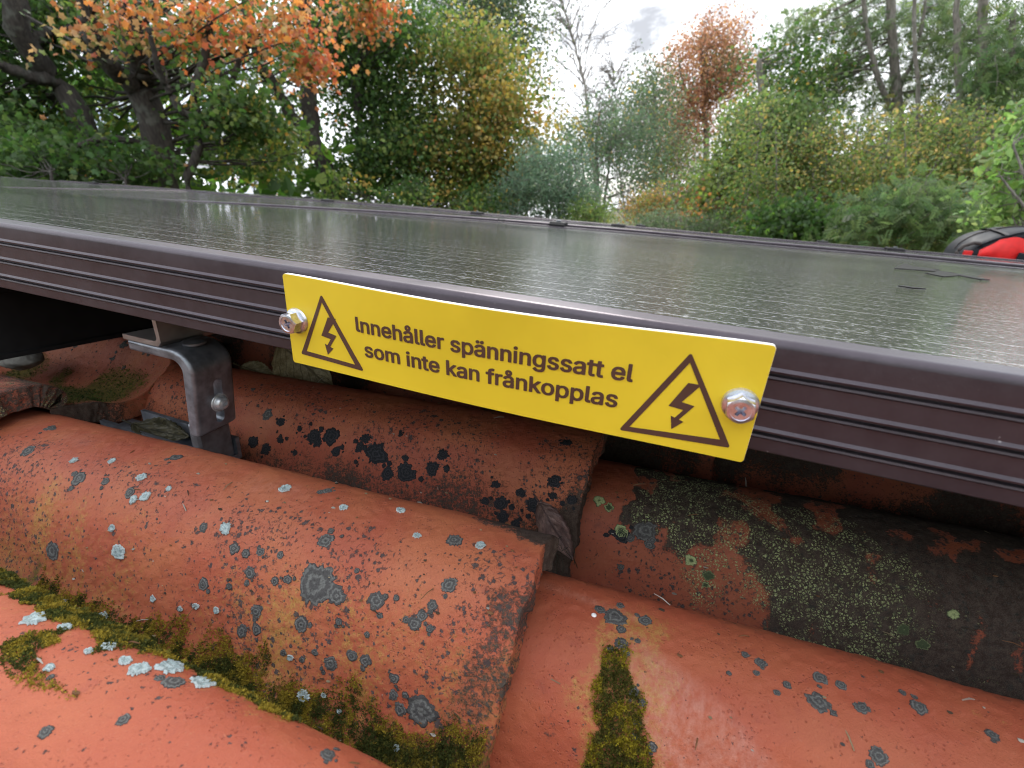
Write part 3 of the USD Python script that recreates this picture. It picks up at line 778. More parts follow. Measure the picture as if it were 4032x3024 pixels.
# ---------------------------------------------------------------- dead leaves and small debris on the roof
def leaf_material(name, a, b, vein):
    g = G(); p = g.pos()
    uvw = g('separate_color', color_type='rgb', color=g('attribute', attribute='leaf') + '.color')
    ve = g.math('absolute', g.math('subtract', g.math('fraction', g.math('add', g.math('multiply', uvw + '.g', 7.0), g.math('multiply', g.math('absolute', uvw + '.r'), -3.2))), .5))
    vv = g.math('maximum', g.ss(ve, .09, .02), g.ss(g.math('absolute', uvw + '.r'), .07, .03))
    net = g('voronoi_texture', feature='distance_to_edge', vector=p, scale=420.0)
    n = g.noise(p, 180.0, 5.0)
    col = g.mix(g.ss(n, .35, .65), a, b)
    col = g.mix(g.math('multiply', vv, .7), col, vein)
    col = g.mix(g.math('multiply', g.ss(net + '.distance', .09, .03), .35), col, vein)
    nb = g('bump', height=g.math('add', vv, g.math('multiply', n, .6)), strength=.6, distance=.0006) + '.normal'
    s = g('principled_bsdf', base_color=col, roughness=.55, normal=nb)
    t = g('translucent_bsdf', color=col)
    mx = g('mix_closure', fac=.15, closure1=s + '.BSDF', closure2=t + '.BSDF')
    return g.make(name, surface=mx + '.closure')
M['leaf_olive'] = leaf_material('olive_brown_dead_leaf', (.26, .20, .10), (.42, .35, .21), (.13, .095, .05))
M['leaf_purple'] = leaf_material('purple_brown_dead_leaf', (.16, .10, .092), (.30, .19, .165), (.08, .048, .05))
M['leaf_dark'] = leaf_material('dark_wet_dead_leaf', (.034, .032, .016), (.07, .062, .03), (.02, .018, .01))
def dead_leaf(label, at, length, width, ex, ey, curl, twist, mat, stalk=True, crumple=.06, seed=0, tipcurl=.25):
    """Leaf blade along ex, breadth along ey (roof frame), curled about its midrib."""
    ex, ey = np.asarray(ex, float), np.asarray(ey, float)
    ex /= np.linalg.norm(ex); ey -= ex * (ey @ ex); ey /= np.linalg.norm(ey); ez = np.cross(ex, ey)
    a, b = np.meshgrid(np.linspace(0, 1, 44), np.linspace(-1, 1, 27), indexing='ij')
    w = width * np.sin(np.pi * np.clip(a, 0, 1) ** .85) ** .8 * (1 - .25 * a) * (1 + .05 * np.sin(a * 60))
    th = b * curl
    x = a * length - length / 2
    y = np.where(abs(curl) > .01, np.sin(th) / max(curl, .01), b) * w / 2
    z = (1 - np.cos(th)) / max(curl, .01) * w / 2 + tipcurl * length * (a - .5) ** 2
    q = np.stack([a * 3, b * 2, np.full(a.shape, seed)], -1)
    z = z + (meshkit.fbm(q * 1.7, 3, seed) - .5) * crumple * length + twist * b * (a - .5) * w
    z = z + .012 * length * np.abs(np.sin((a * 7 - np.abs(b) * 1.6) * np.pi)) * np.minimum(1, np.abs(b) * 3)
    P = x[..., None] * ex + y[..., None] * ey + z[..., None] * ez
    t = thing('dead_leaf', label, 'leaf', frame_at(at))
    nn = np.cross(np.gradient(P, axis=0), np.gradient(P, axis=1)); nn /= np.linalg.norm(nn, axis=-1, keepdims=True) + 1e-12
    th_ = .00025
    A, B = P + nn * th_, P - nn * th_
    F = grid_faces(44, 27)
    v, f = cat_meshes([(A.reshape(-1, 3), F), (B.reshape(-1, 3), F[:, ::-1])])
    lc = np.stack([b.ravel(), a.ravel(), 0 * a.ravel()], -1)
    part('blade', (v, f), M[mat], t, smooth=True, colors=dict(leaf=np.vstack([lc, lc])))
    mid = P[:, 13] + nn[:, 13] * .0003
    st = np.vstack([mid[0] - ex * length * .16 + ez * .004, mid[0] - ex * length * .07, mid]) if stalk else mid
    part('midrib', tube(st[::2], np.linspace(.0006, .0002, len(st[::2])), 6), M[mat], t, smooth=True)
dead_leaf('broad olive brown dead leaf with clear veins, curled behind the tile under the sign', (-.132, .1400, -.1205), .060, .052, (.835, .033, -.55), (.46, .50, .73), .55, .2, 'leaf_olive', seed=2, tipcurl=.12)
dead_leaf('small pale dead leaf edge between the hook and the broad leaf', (-.186, .1400, -.1365), .034, .022, (.93, .2, -.25), (.1, .6, .75), .7, .3, 'leaf_olive', seed=5)
dead_leaf('curled purple brown dead leaf wedged between three tiles', (.1135, .0500, -.1360), .036, .022, (.62, -.12, -.72), (.65, .46, .50), 1.3, .5, 'leaf_purple', seed=3, crumple=.12)
dead_leaf('dark wet dead leaf lying in the channel at the foot of the hook', (-.163, .034, -.138), .050, .022, (.97, .05, .02), (.0, .85, .5), .9, .4, 'leaf_dark', seed=4, crumple=.12)
rr = np.random.default_rng(5)
fib = []
for k in range(26):                                           # root fibres under the wedged leaf
    c0 = np.array([.117, .046, -.143]) + rr.normal(0, .0035, 3)
    d = rr.normal(0, 1, 3); d /= np.linalg.norm(d)
    e = rr.normal(0, 1, 3)
    fib.append(tube([c0, c0 + d * .003 + e * .001, c0 + d * .006 + e * .0005 - [0, 0, .002], c0 + d * .007 - [0, 0, .005]], [.00022] * 4, 4))
fb = part('root_fibres', cat_meshes(fib), M['leaf_dark'], smooth=True)
UsdGeom.Xformable(fb).AddTransformOp().Set(Gf.Matrix4d(frame_at().tolist()))
tag(fb, 'tangle of dark root fibres under the purple brown leaf', 'debris', kind='stuff')
M['stone'] = plain('grey_mortar', (.16, .155, .14), .85, 0, 160, .4, .5, 500)
ck = trimesh.creation.icosphere(4, 1.0)
ck.vertices *= (1 + .35 * (meshkit.fbm(ck.vertices * 1.3 + 7, 4, 3) - .5))[:, None] * [.024, .013, .010]
cp = part('mortar_lump', ck, M['stone'], smooth=40)
UsdGeom.Xformable(cp).AddTransformOp().Set(Gf.Matrix4d(frame_at((-.345, .050, -.121)).tolist()))
tag(cp, 'grey mortar lump under the black rail at the left edge', 'mortar')

# ---------------------------------------------------------------- bag on the far panel
M['bag_black'] = plain('black_coated_fabric', (.008, .010, .015), .55, 0, 30, .3, .25, 120, .25)
M['bag_red'] = plain('red_fabric', (.62, .012, .012), .5, 0, 40, .15, .2, 160)
M['bag_trim'] = plain('dark_webbing', (.03, .022, .02), .6)
bag = thing('tool_bag', 'black and red fabric bag lying beyond the panels at the right edge', 'bag', frame_at((1.17, 2.36, -.176)))
a = np.linspace(0, np.pi, 40)
def arch(w, h, sk=0.0):
    x = w / 2 - w / 2 * np.cos(a); z = h * np.sin(a) ** .92
    return np.stack([x, z], 1)
rows = []
for k, (y, sc) in enumerate([(0, .86), (.008, .95), (.03, 1.0), (.12, 1.03), (.21, 1.0), (.235, .95), (.245, .86)]):
    p2 = arch(.47 * sc, .132 * sc)
    p2[:, 0] += .235 * (1 - sc)
    q = np.stack([p2[:, 0], np.full(len(a), y), p2[:, 1]], -1)
    q += (meshkit.fbm(q * 22 + 3, 3, 4) - .5)[:, None] * .016
    rows.append(q)
A = np.stack(rows)
cap0 = np.vstack([A[0], A[0].mean(0)]); fan0 = np.array([(i, i + 1, 40) for i in range(39)])
body = cat_meshes([(A.reshape(-1, 3), grid_faces(7, 40)), (cap0, fan0), (np.vstack([A[-1], A[-1].mean(0)]), fan0[:, ::-1])])
part('body', body, M['bag_black'], bag, smooth=50)
pu, pz = np.meshgrid(np.linspace(.030, .44, 40), np.linspace(0, 1, 12), indexing='ij')
topz = np.minimum(.094, .034 + 1.1 * (pu - .03)) + .006 * np.sin(pu * 60)
zz = pz * np.minimum(topz, .132 * .9)
yy = -.006 - .010 * np.sin(np.pi * np.clip(pz, 0, 1)) + .004 * np.sin(pu * 45 + pz * 3)
P = np.stack([pu, yy, zz], -1); B = P + [0, .004, 0]
part('red_panel', cat_meshes([(P.reshape(-1, 3), grid_faces(40, 12)), (B.reshape(-1, 3), grid_faces(40, 12)[:, ::-1]), (np.stack([P[:, -1], B[:, -1]], 1).reshape(-1, 3), grid_faces(40, 2)), (np.stack([P[0], B[0]], 1).reshape(-1, 3), grid_faces(12, 2))]), M['bag_red'], bag, smooth=50)
part('pocket', rbox((.150, -.024, .010), (.215, -.012, .046), .004), M['bag_black'], bag, smooth=30)
st = [(-.035, -.01, .004), (-.040, -.01, .028), (-.025, -.008, .052), (.005, -.004, .066), (.030, .0, .066)]
part('strap', tube(np.array([(np.interp(t, range(5), [q[0] for q in st]), np.interp(t, range(5), [q[1] for q in st]), np.interp(t, range(5), [q[2] for q in st])) for t in np.linspace(0, 4, 17)]), .007, 8), M['bag_trim'], bag, smooth=True)
pp = A[1][4:36] + [0, -.004, .002]
part('piping', tube(pp, .0035, 6), M['bag_black'], bag, smooth=True)
zp = A[3][2:38] + [0, 0, .0022]
part('zip', tube(zp, .0026, 6), M['bag_trim'], bag, smooth=True)
for xx in (.105, .315):
    i_ = [int(np.argmin(np.abs(A[k][:, 0] - xx))) for k in range(1, 6)]
    wb = np.array([A[k][i] + [0, 0, .002] for k, i in zip(range(1, 6), i_)])
    wv = np.stack([wb - [.011, 0, 0], wb + [.011, 0, .0]], 1)
    wt = wv + [0, 0, .002]
    part('webbing', cat_meshes([(wt.reshape(-1, 3), grid_faces(5, 2)), (wv.reshape(-1, 3), grid_faces(5, 2)[:, ::-1])]), M['bag_trim'], bag, smooth=True)
part('red_tab', rbox((-.018, -.012, .012), (.012, -.004, .036), .003), M['bag_red'], bag, smooth=30)

# ---------------------------------------------------------------- lichens and moss growing on the tiles: (arc length, distance down the slope, radius) on each tile
LICHENS = {
    'front': {'grey': [(0.0988, 0.0317, 0.00955), (0.1162, 0.0282, 0.00441), (0.0943, -0.0027, 0.0032), (0.0822, -0.0279, 0.00318), (0.102, -0.0158, 0.00287), (0.1014, -0.0084, 0.00223), (0.104, -0.001, 0.00221), (0.1053, 0.0099, 0.00174), (0.1329, 0.0832, 0.00392), (0.1136, 0.0906, 0.00329), (0.1046, 0.0866, 0.00244), (0.1001, 0.0837, 0.00256), (0.0963, 0.0814, 0.00318), (0.1001, 0.0626, 0.00369), (0.0789, 0.0048, 0.00321), (0.0969, 0.0179, 0.00239), (0.068, -0.001, 0.00328), (0.0712, 0.0071, 0.00299), (0.0809, 0.0299, 0.00358), (0.0873, 0.0477, 0.00189), (0.0693, 0.0477, 0.00339), (0.0757, 0.0568, 0.00257), (0.0757, 0.0637, 0.00286), (0.0732, 0.0774, 0.00231), (0.0667, 0.0786, 0.00213), (0.0648, 0.0917, 0.00707), (0.0398, 0.0626, 0.0034), (0.0661, 0.0236, 0.0018), (0.0712, 0.0391, 0.0016), (0.0661, 0.0334, 0.00166), (0.1117, -0.0931, 0.00331), (0.1136, -0.1137, 0.00254), (0.0712, -0.1354, 0.00536), (0.1175, -0.1869, 0.00414), (0.1367, -0.1995, 0.00341), (0.1393, -0.0925, 0.00357), (0.1065, -0.0376, 0.00234), (0.111, -0.1331, 0.00454), (0.1418, 0.0048, 0.00205), (0.1438, 0.0076, 0.0025), (0.0943, 0.0116, 0.00232), (0.0854, -0.0124, 0.00194), (0.1085, 0.0494, 0.0013), (0.1033, 0.0706, 0.00144), (0.0963, 0.0883, 0.00185), (0.086, 0.062, 0.00133)], 'pale': [(0.0443, -0.104, 0.00399), (0.0481, -0.1154, 0.00277), (0.0526, 0.0385, 0.00303), (0.0501, -0.0862, 0.003), (0.0828, -0.0862, 0.00353), (0.1207, -0.0942, 0.0028), (0.1123, -0.0816, 0.00265), (0.1091, -0.0879, 0.0023), (0.1091, -0.025, 0.00297), (0.0931, -0.0942, 0.00224), (0.1194, -0.148, 0.00227), (0.1252, -0.124, 0.00204), (0.1373, -0.0136, 0.00309), (0.1348, 0.0242, 0.002), (0.1431, 0.05, 0.00202), (0.1303, 0.0666, 0.00175), (0.1335, 0.0952, 0.00208), (0.0558, 0.0477, 0.00117), (0.1187, -0.0713, 0.00147), (0.0732, -0.017, 0.00165), (0.0712, -0.0296, 0.00175), (0.0674, -0.0387, 0.00157), (0.0667, -0.0576, 0.00172), (0.0488, 0.0854, 0.0013), (0.0526, 0.0568, 0.00093), (0.0655, 0.0277, 0.00146)], },
    'near': {'grey': [(0.1547, 0.0334, 0.00344), (0.1303, 0.0179, 0.00176), (0.1399, 0.0334, 0.00178), (0.1399, 0.0025, 0.00105), (0.1566, 0.0889, 0.0023)], 'pale': [(0.1592, 0.0254, 0.00738), (0.1598, 0.0391, 0.00651), (0.1528, 0.0208, 0.0033), (0.1547, 0.0042, 0.00372), (0.1528, 0.0145, 0.00195), (0.1515, -0.0273, 0.00338), (0.1656, -0.0668, 0.00938), (0.154, -0.0158, 0.00209), (0.1418, -0.001, 0.00129), (0.1502, 0.0019, 0.00125)], },
    'spots': {'black': [(0.1014, -0.0947, 0.0041), (0.0834, -0.1141, 0.00529), (0.0892, -0.0912, 0.00382), (0.0802, -0.1015, 0.00467), (0.0963, -0.0643, 0.00621), (0.0982, -0.0495, 0.00827), (0.0931, -0.0598, 0.00391), (0.1014, -0.0237, 0.00477), (0.0931, -0.0128, 0.0089), (0.095, -0.0254, 0.00427), (0.086, 0.0123, 0.00754), (0.0828, -0.0008, 0.00518), (0.1014, 0.0341, 0.00416), (0.0918, 0.0289, 0.00504), (0.0937, 0.0387, 0.00296), (0.0995, -0.0769, 0.00251), (0.0822, -0.0764, 0.00234), (0.0931, -0.0392, 0.00227), (0.1085, 0.0003, 0.00194), (0.0854, -0.0266, 0.00195), (0.0802, 0.077, 0.00499), (0.0892, 0.0879, 0.00354), (0.0834, 0.097, 0.00558), (0.0911, 0.1068, 0.00299), (0.0911, 0.1182, 0.00353), (0.0995, 0.1056, 0.00431), (0.0905, 0.0724, 0.00325), (0.1258, 0.1062, 0.00343), (0.0732, 0.0804, 0.00457), (0.07, 0.089, 0.0039), (0.0796, 0.0678, 0.00288)], 'grey': [(0.1046, -0.1084, 0.0044), (0.1226, -0.1359, 0.00183)], },
    'smooth': {'grey': [(0.1373, 0.1547, 0.00524), (0.1399, 0.1661, 0.00293), (0.1296, 0.1644, 0.00116), (0.1271, 0.2257, 0.00371), (0.1296, 0.2388, 0.00248), (0.1361, 0.2566, 0.00282), (0.1367, 0.2274, 0.00258), (0.1361, 0.2337, 0.00168), (0.1296, 0.2159, 0.00148), (0.1354, 0.2079, 0.00238), (0.1373, 0.2028, 0.00155), (0.1309, 0.2062, 0.0013), (0.1258, 0.2125, 0.00136), (0.1162, 0.2411, 0.00286), (0.1341, 0.2754, 0.00206), (0.113, 0.2388, 0.00139), (0.1406, 0.2531, 0.00128), (0.1277, 0.197, 0.00099), (0.1264, 0.1587, 0.00307), (0.1091, 0.1696, 0.00165), (0.1117, 0.1661, 0.002), (0.0969, 0.1753, 0.00206), (0.1027, 0.169, 0.00167), (0.0982, 0.1696, 0.0014), (0.1162, 0.2314, 0.00064)], },
    'lichen': {'grey': [(0.1014, 0.1602, 0.00682), (0.0783, 0.151, 0.00191)], 'map': [(0.0976, 0.1476, 0.00418), (0.1117, 0.1316, 0.00332), (0.1091, 0.1379, 0.00289), (0.0911, 0.1859, 0.00329), (0.0854, 0.1957, 0.00303), (0.0802, 0.1951, 0.00196), (0.0783, 0.2901, 0.00295), (0.0828, 0.2821, 0.00261), (0.095, 0.2993, 0.00255), (0.0969, 0.147, 0.00365)], 'black': [(0.0956, 0.1476, 0.00501)], },
    'algae': {'grey': [(0.1007, -0.2909, 0.00356), (0.0875, -0.2921, 0.00226), (0.0938, -0.2932, 0.00164), (0.0978, -0.2606, 0.00204), (0.0817, -0.2721, 0.00188), (0.0932, -0.3465, 0.00259), (0.0961, -0.2549, 0.00182)], },
}
def lichen_mat(name, inner, outer, rim, rings, rough=.9, fine=1400.0):
    g = G(); p = g.pos()
    a = g('separate_color', color_type='rgb', color=g('attribute', attribute='ring') + '.color')
    n = g.noise(p, 520.0, 5.0, .65); n2 = g.noise(p, fine, 4.0, .65)
    r = g.math('add', a + '.r', g.math('multiply', g.math('subtract', n, .5), .6))
    w = g.math('sine', g.math('add', g.math('multiply', r, rings), g.math('multiply', a + '.g', 6.0)))
    col = g.mix(g.ss(g.math('add', w, g.math('multiply', g.math('subtract', n2, .5), 2.4)), -.5, .9), inner, outer)
    col = g.mix(g.ss(n2, .45, .7, 0, .6), col, tuple(x * .45 for x in inner))
    col = g.mix(g.ss(r, .80, .97), col, rim)
    h = g.math('add', g.math('multiply', w, .25), g.math('multiply', n2, .9))
    nb = g('bump', height=h, strength=.7, distance=.0006) + '.normal'
    return g.make(name, surface=g('principled_bsdf', base_color=col, roughness=rough, specular_ior_level=.25, normal=nb) + '.BSDF')
M['lich_grey'] = lichen_mat('grey_crust_lichen', (.074, .072, .072), (.148, .150, .144), (.046, .042, .044), 14.0)
M['lich_black'] = lichen_mat('black_crust_lichen', (.016, .017, .021), (.040, .041, .047), (.018, .017, .020), 20.0)
M['lich_pale'] = lichen_mat('pale_blue_leafy_lichen', (.28, .35, .36), (.41, .49, .50), (.43, .50, .51), 7.0)
M['lich_map'] = lichen_mat('yellow_green_crust_lichen', (.06, .08, .04), (.36, .42, .20), (.05, .055, .035), 4.0)

def lichen(tile, prim, s0, u0, r, kind, k):
    rng = np.random.default_rng(k)
    na, nr = (110, 12) if kind == 'pale' else (56, 11)
    th = np.linspace(0, 2 * np.pi, na, endpoint=False)
    q = np.stack([np.cos(th) * 1.6, np.sin(th) * 1.6, np.full(na, k * 3.7)], -1)
    if kind == 'pale':
        R = r * (.72 + .55 * (meshkit.fbm(q * .8, 2, k) - .2) + .95 * (meshkit.fbm(q * 3.4, 3, k + 1) - .45))
    elif kind == 'black':
        R = r * (.62 + 1.0 * (meshkit.fbm(q, 3, k) - .25) + .6 * (meshkit.fbm(q * 4, 3, k + 1) - .5))
    else:
        R = r * (.72 + .60 * (meshkit.fbm(q * .8, 2, k) - .1) + .60 * (meshkit.fbm(q * 4, 3, k + 1) - .5))
    R = np.maximum(R, r * .25)
    rho = np.linspace(0, 1, nr) ** .8
    st = rng.uniform(.82, 1.0)
    S = s0 + rho[:, None] * R * np.sin(th) * st; U = u0 + rho[:, None] * R * np.cos(th)
    S = np.clip(S, .0005, tile.L - .0003); U = np.minimum(U, tile.u_end - .0022)
    if kind == 'pale':
        fine = meshkit.fbm(np.stack([U * 900, S * 900, S * 0 + k], -1), 3, k)
        lift = .00020 + .00085 * (fine - .25) + .0003 * rho[:, None] ** 2
        lift = lift * (rho[:, None] < .999) + .00015
    else:
        lift = .00012 + .00020 * (1 - rho[:, None] ** 4) * (1 + .4 * np.sin(rho[:, None] * 24 + q[:, 0]))
        lift = lift - .00035 * (rho[:, None] > .999)
    P = tile.surf(S, U, lift)
    V = P.reshape(-1, 3)
    i, j = np.meshgrid(np.arange(nr - 1), np.arange(na), indexing='ij'); jn = (j + 1) % na
    F = np.stack([i * na + j, i * na + jn, (i + 1) * na + jn, (i + 1) * na + j], -1).reshape(-1, 4)
    F = np.vstack([F[:, [0, 1, 2]], F[:, [0, 2, 3]]])
    ring = np.stack([np.broadcast_to(rho[:, None], S.shape), np.full(S.shape, rng.random()), S * 0], -1).reshape(-1, 3)
    part('lichen_patch', (V, F), M['lich_' + kind], prim, smooth=True, colors=dict(ring=ring))
kk = 100
for key, kinds in LICHENS.items():
    for kind, rows in kinds.items():
        for s0, u0, r in rows:
            kk += 1
            lichen(TILES[key], TP[key], s0, u0, r * ((.62 if key == 'near' else 1.25) if kind == 'pale' and r > .0034 else 1.04), kind, kk)
            if kind in ('grey', 'black') and r > .0018:
                rs = np.random.default_rng(kk + 5000)
                for q_ in range(rs.integers(0, 4)):
                    a_ = rs.uniform(0, 6.28); d_ = r * rs.uniform(.85, 1.7)
                    s1, u1 = s0 + d_ * math.sin(a_), u0 + d_ * math.cos(a_)
                    if .004 < s1 < TILES[key].L - .003:
                        lichen(TILES[key], TP[key], s1, u1, r * rs.uniform(.22, .55), kind, kk + 1000 * (q_ + 1))

def moss(key, masks, count, seed, lo=.42, size=.0012, dark=(.055, .066, .015), light=(.30, .225, .028), urange=None):
    """Moss as many pointed little leaves, dense where the tile stays damp."""
    t = TILES[key]; rng = np.random.default_rng(seed)
    n = count * 14
    s = rng.uniform(0, t.L, n); u = rng.uniform(*(urange or (t.u_end - t.length, t.u_end)), n)
    mk = masks(s, u, t)[0][:, 0]
    q = np.stack([u * 210, s * 210, np.full(n, seed)], -1)
    patch = meshkit.fbm(q, 3, seed)
    keep = mk * (.55 + .9 * patch) > lo + rng.uniform(-.10, .16, n)
    s, u, mk, patch = s[keep][:count], u[keep][:count], mk[keep][:count], patch[keep][:count]
    m = len(s); K = 5
    P0 = t.surf(s, u); P1 = t.surf(s, u, .001)
    N = (P1 - P0) / .001; N /= np.linalg.norm(N, axis=1, keepdims=True) + 1e-9
    lump = np.clip(meshkit.fbm(np.stack([u * 330, s * 330, np.full(m, seed + .5)], -1), 3, seed + 3) - .36, 0, 1) * .0055 * np.clip(mk, 0, 1)
    base = np.repeat(P0 + N * (lump - .0001)[:, None], K, 0); NN = np.repeat(N, K, 0)
    d = NN * .40 + rng.normal(0, .75, (m * K, 3)); d /= np.linalg.norm(d, axis=1, keepdims=True)
    ln = size * rng.uniform(.5, 1.35, m * K) * np.repeat(.6 + .8 * np.clip(mk, 0, 1), K)
    side = np.cross(d, rng.normal(0, 1, (m * K, 3))); side /= np.linalg.norm(side, axis=1, keepdims=True) + 1e-9
    w = ln * .30
    a = base + rng.normal(0, size * .35, (m * K, 3)) * .6
    b = a + d * (ln * .45)[:, None] + side * w[:, None]; c = a + d * (ln * .45)[:, None] - side * w[:, None]; e = a + d * ln[:, None] + NN * (ln * .15)[:, None]
    V = np.stack([a, b, e, c], 1).reshape(-1, 3)
    F = (np.array([(0, 1, 2), (0, 2, 3)])[None] + (np.arange(m * K) * 4)[:, None, None]).reshape(-1, 3)
    yel = sm(patch + rng.normal(0, .07, m), .40, .62)
    yel = np.clip(yel * (1.25 - .55 * sm(mk, .6, .95)), 0, 1)
    col = np.array(dark) + (np.array(light) - np.array(dark)) * yel[:, None]
    col = np.repeat(col, K, 0) * rng.uniform(.6, 1.4, (m * K, 1))
    part('moss', (V, F), M['moss'], TP[key], smooth=False, kind='stuff', colors=dict(leafcol=np.repeat(col, 4, 0)))
g = G(); c = g('attribute', attribute='leafcol') + '.color'
s_ = g('principled_bsdf', base_color=c, roughness=.8, specular_ior_level=.2); t_ = g('translucent_bsdf', color=c)
M['moss'] = g.make('moss_leaflets', surface=g('mix_closure', fac=.25, closure1=s_ + '.BSDF', closure2=t_ + '.BSDF') + '.closure')
moss('front', masks_front, 46000, 5, lo=.30, size=.00072, urange=(-.14, .119))
moss('near', masks_near, 24000, 6, lo=.36, size=.00072, urange=(-.12, .135))
moss('smooth', masks_smooth, 8000, 7, lo=.42, size=.00075, light=(.27, .22, .018), dark=(.075, .075, .014), urange=(.12, .22))
moss('algae', masks_algae, 2500, 8, size=.0008, light=(.10, .13, .03), dark=(.03, .055, .016))
pb = trimesh.creation.icosphere(2, .0011)
pb.vertices = pb.vertices * [1, .9, .6]
pc = part('pebble', pb, M['white_core'], smooth=True)
UsdGeom.Xformable(pc).AddTransformOp().Set(Gf.Matrix4d(frame_at(TILES['smooth'].surf(.1348, .1461, .0004)).tolist()))
tag(pc, 'tiny white hail grain on the smooth red tile', 'grain')

# small dry crumbs, seeds and needles that rain has left on the tiles
rng = np.random.default_rng(91)
bits, cols = [], []
for key, n, (ua, ub) in (('front', 110, (-.14, .115)), ('near', 45, (-.09, .12)), ('smooth', 70, (.13, .40)), ('lichen', 80, (.14, .40)), ('spots', 60, (-.12, .115))):
    t = TILES[key]
    for _ in range(n):
        s0, u0 = rng.uniform(.02, t.L - .004), rng.uniform(ua, ub)
        p0 = t.surf(s0, u0, .0002)
        e = rng.normal(0, 1, 3) * [1, 1, .35]; e /= np.linalg.norm(e)
        if rng.random() < .3:
            L_ = rng.uniform(.003, .008); m = tube([p0, p0 + e * L_ * .5 + [0, 0, .0006], p0 + e * L_], [.00022, .0003, .00014], 4)
        else:
            c_ = trimesh.creation.icosphere(0, 1.0); r_ = rng.uniform(.0003, .0008)
            m = (np.asarray(c_.vertices) * [r_ * rng.uniform(1, 2.2), r_, r_ * .5] * rng.uniform(.7, 1.3, (12, 1)) + p0, np.asarray(c_.faces))
        bits.append(m)
        cols.append(np.tile(np.array([(.30, .24, .15), (.42, .40, .36), (.07, .05, .035), (.20, .10, .05)][rng.integers(4)]) * rng.uniform(.7, 1.2), (len(m[0]), 1)))
cr_ = part('crumbs', cat_meshes(bits), M['moss'], smooth=False, kind='stuff', colors=dict(leafcol=np.vstack(cols)))
UsdGeom.Xformable(cr_).AddTransformOp().Set(Gf.Matrix4d(frame_at().tolist()))
tag(cr_, 'dry crumbs, seeds and needles scattered on the front tiles', 'litter')

# ---------------------------------------------------------------- trees, shrubs, ground
def at(az, el, d):
    """World point seen from the viewing spot at this azimuth and elevation (degrees), d metres away."""
    a, e = math.radians(az), math.radians(el)
    return CPOS + d * np.array([math.sin(a) * math.cos(e), math.cos(a) * math.cos(e), math.sin(e)])

def leaf_mat(name, trans, rough=.5):
    g = G()
    c = g('attribute', attribute='leafcol') + '.color'
    s = g('principled_bsdf', base_color=c, roughness=rough, specular_ior_level=.35)
    hs = g('hsv', hue=.5, saturation=1.1, value=1.75, fac=1.0, color=c)
    t = g('translucent_bsdf', color=hs + '.color')
    m = g('mix_closure', fac=trans, closure1=s + '.BSDF', closure2=t + '.BSDF')
    return g.make(name, surface=m + '.closure')
M['leaf'] = leaf_mat('leaf_blade', .50)
def bark_mat(name, a, b, lichen=(.22, .24, .20), am=.5):
    g = G(); p = g.pos()
    pm = g('mapping', mapping_type='point', vector=p, scale=(1, 1, .22)) + '.vector'
    n = g.noise(pm, 38.0, 6.0, .65); n2 = g.noise(p, 9.0, 5.0)
    col = g.mix(g.ss(n, .35, .65), a, b)
    col = g.mix(g.math('multiply', g.ss(n2, .5, .68), am), col, lichen)
    nb = g('bump', height=n, strength=.8, distance=.02) + '.normal'
    return g.make(name, surface=g('principled_bsdf', base_color=col, roughness=.9, normal=nb) + '.BSDF')
M['bark'] = bark_mat('dark_maple_bark', (.020, .016, .014), (.052, .044, .037), (.16, .175, .15), .35)
M['bark_grey'] = bark_mat('grey_bark', (.10, .09, .075), (.21, .19, .165), am=.3)
M['bark_birch'] = bark_mat('birch_bark', (.22, .20, .18), (.42, .40, .37), (.08, .07, .06), .6)

MAPLE_O = np.array([(0, 0), (.42, .02), (.34, .27), (.58, .58), (.27, .62), (0, 1.0), (-.27, .62), (-.58, .58), (-.34, .27), (-.42, .02)])
def template(kind):
    if kind == 'maple':
        o = MAPLE_O - [0, .35]
        v = np.vstack([[0, 0], o]); z = -.22 * np.abs(v[:, 0]) - .10 * v[:, 1] ** 2
        f = np.array([(0, i, i % 10 + 1) for i in range(1, 11)])
    elif kind == 'oval':
        v = np.array([(0, -.5), (.30, -.12), (.26, .2), (0, .5), (-.26, .2), (-.30, -.12)]); z = -.25 * np.abs(v[:, 0]) + .06
        f = np.array([(0, 1, 2), (0, 2, 3), (0, 3, 4), (0, 4, 5)])
    elif kind == 'narrow':
        v = np.array([(0, -.5), (.13, -.05), (0, .5), (-.13, -.05)]); z = np.array([0, -.03, -.12, -.03])
        f = np.array([(0, 1, 2), (0, 2, 3)])
    elif kind == 'pinnate':                                   # a leaf of paired leaflets
        V, F = [], []
        for k in range(5):
            for sgn in (-1, 1):
                b = np.array([0, -.45 + k * .2]); tip = b + np.array([sgn * .34, .13]); w = np.array([-.13 * sgn * .3, .075])
                m = (b + tip) / 2
                V += [b, m - w, tip, m + w]; o = len(V) - 4; F += [(o, o + 1, o + 2), (o, o + 2, o + 3)]
        b = np.array([0, .42]); V += [b, b + [.07, .16], b + [0, .34], b + [-.07, .16]]; o = len(V) - 4; F += [(o, o + 1, o + 2), (o, o + 2, o + 3)]
        v = np.array(V); z = -.25 * np.abs(v[:, 0]) ** 1.5 - .12 * v[:, 1] ** 2; f = np.array(F)
    return np.c_[v, z], f
TEMPL = {k: template(k) for k in ('maple', 'oval', 'narrow', 'pinnate')}

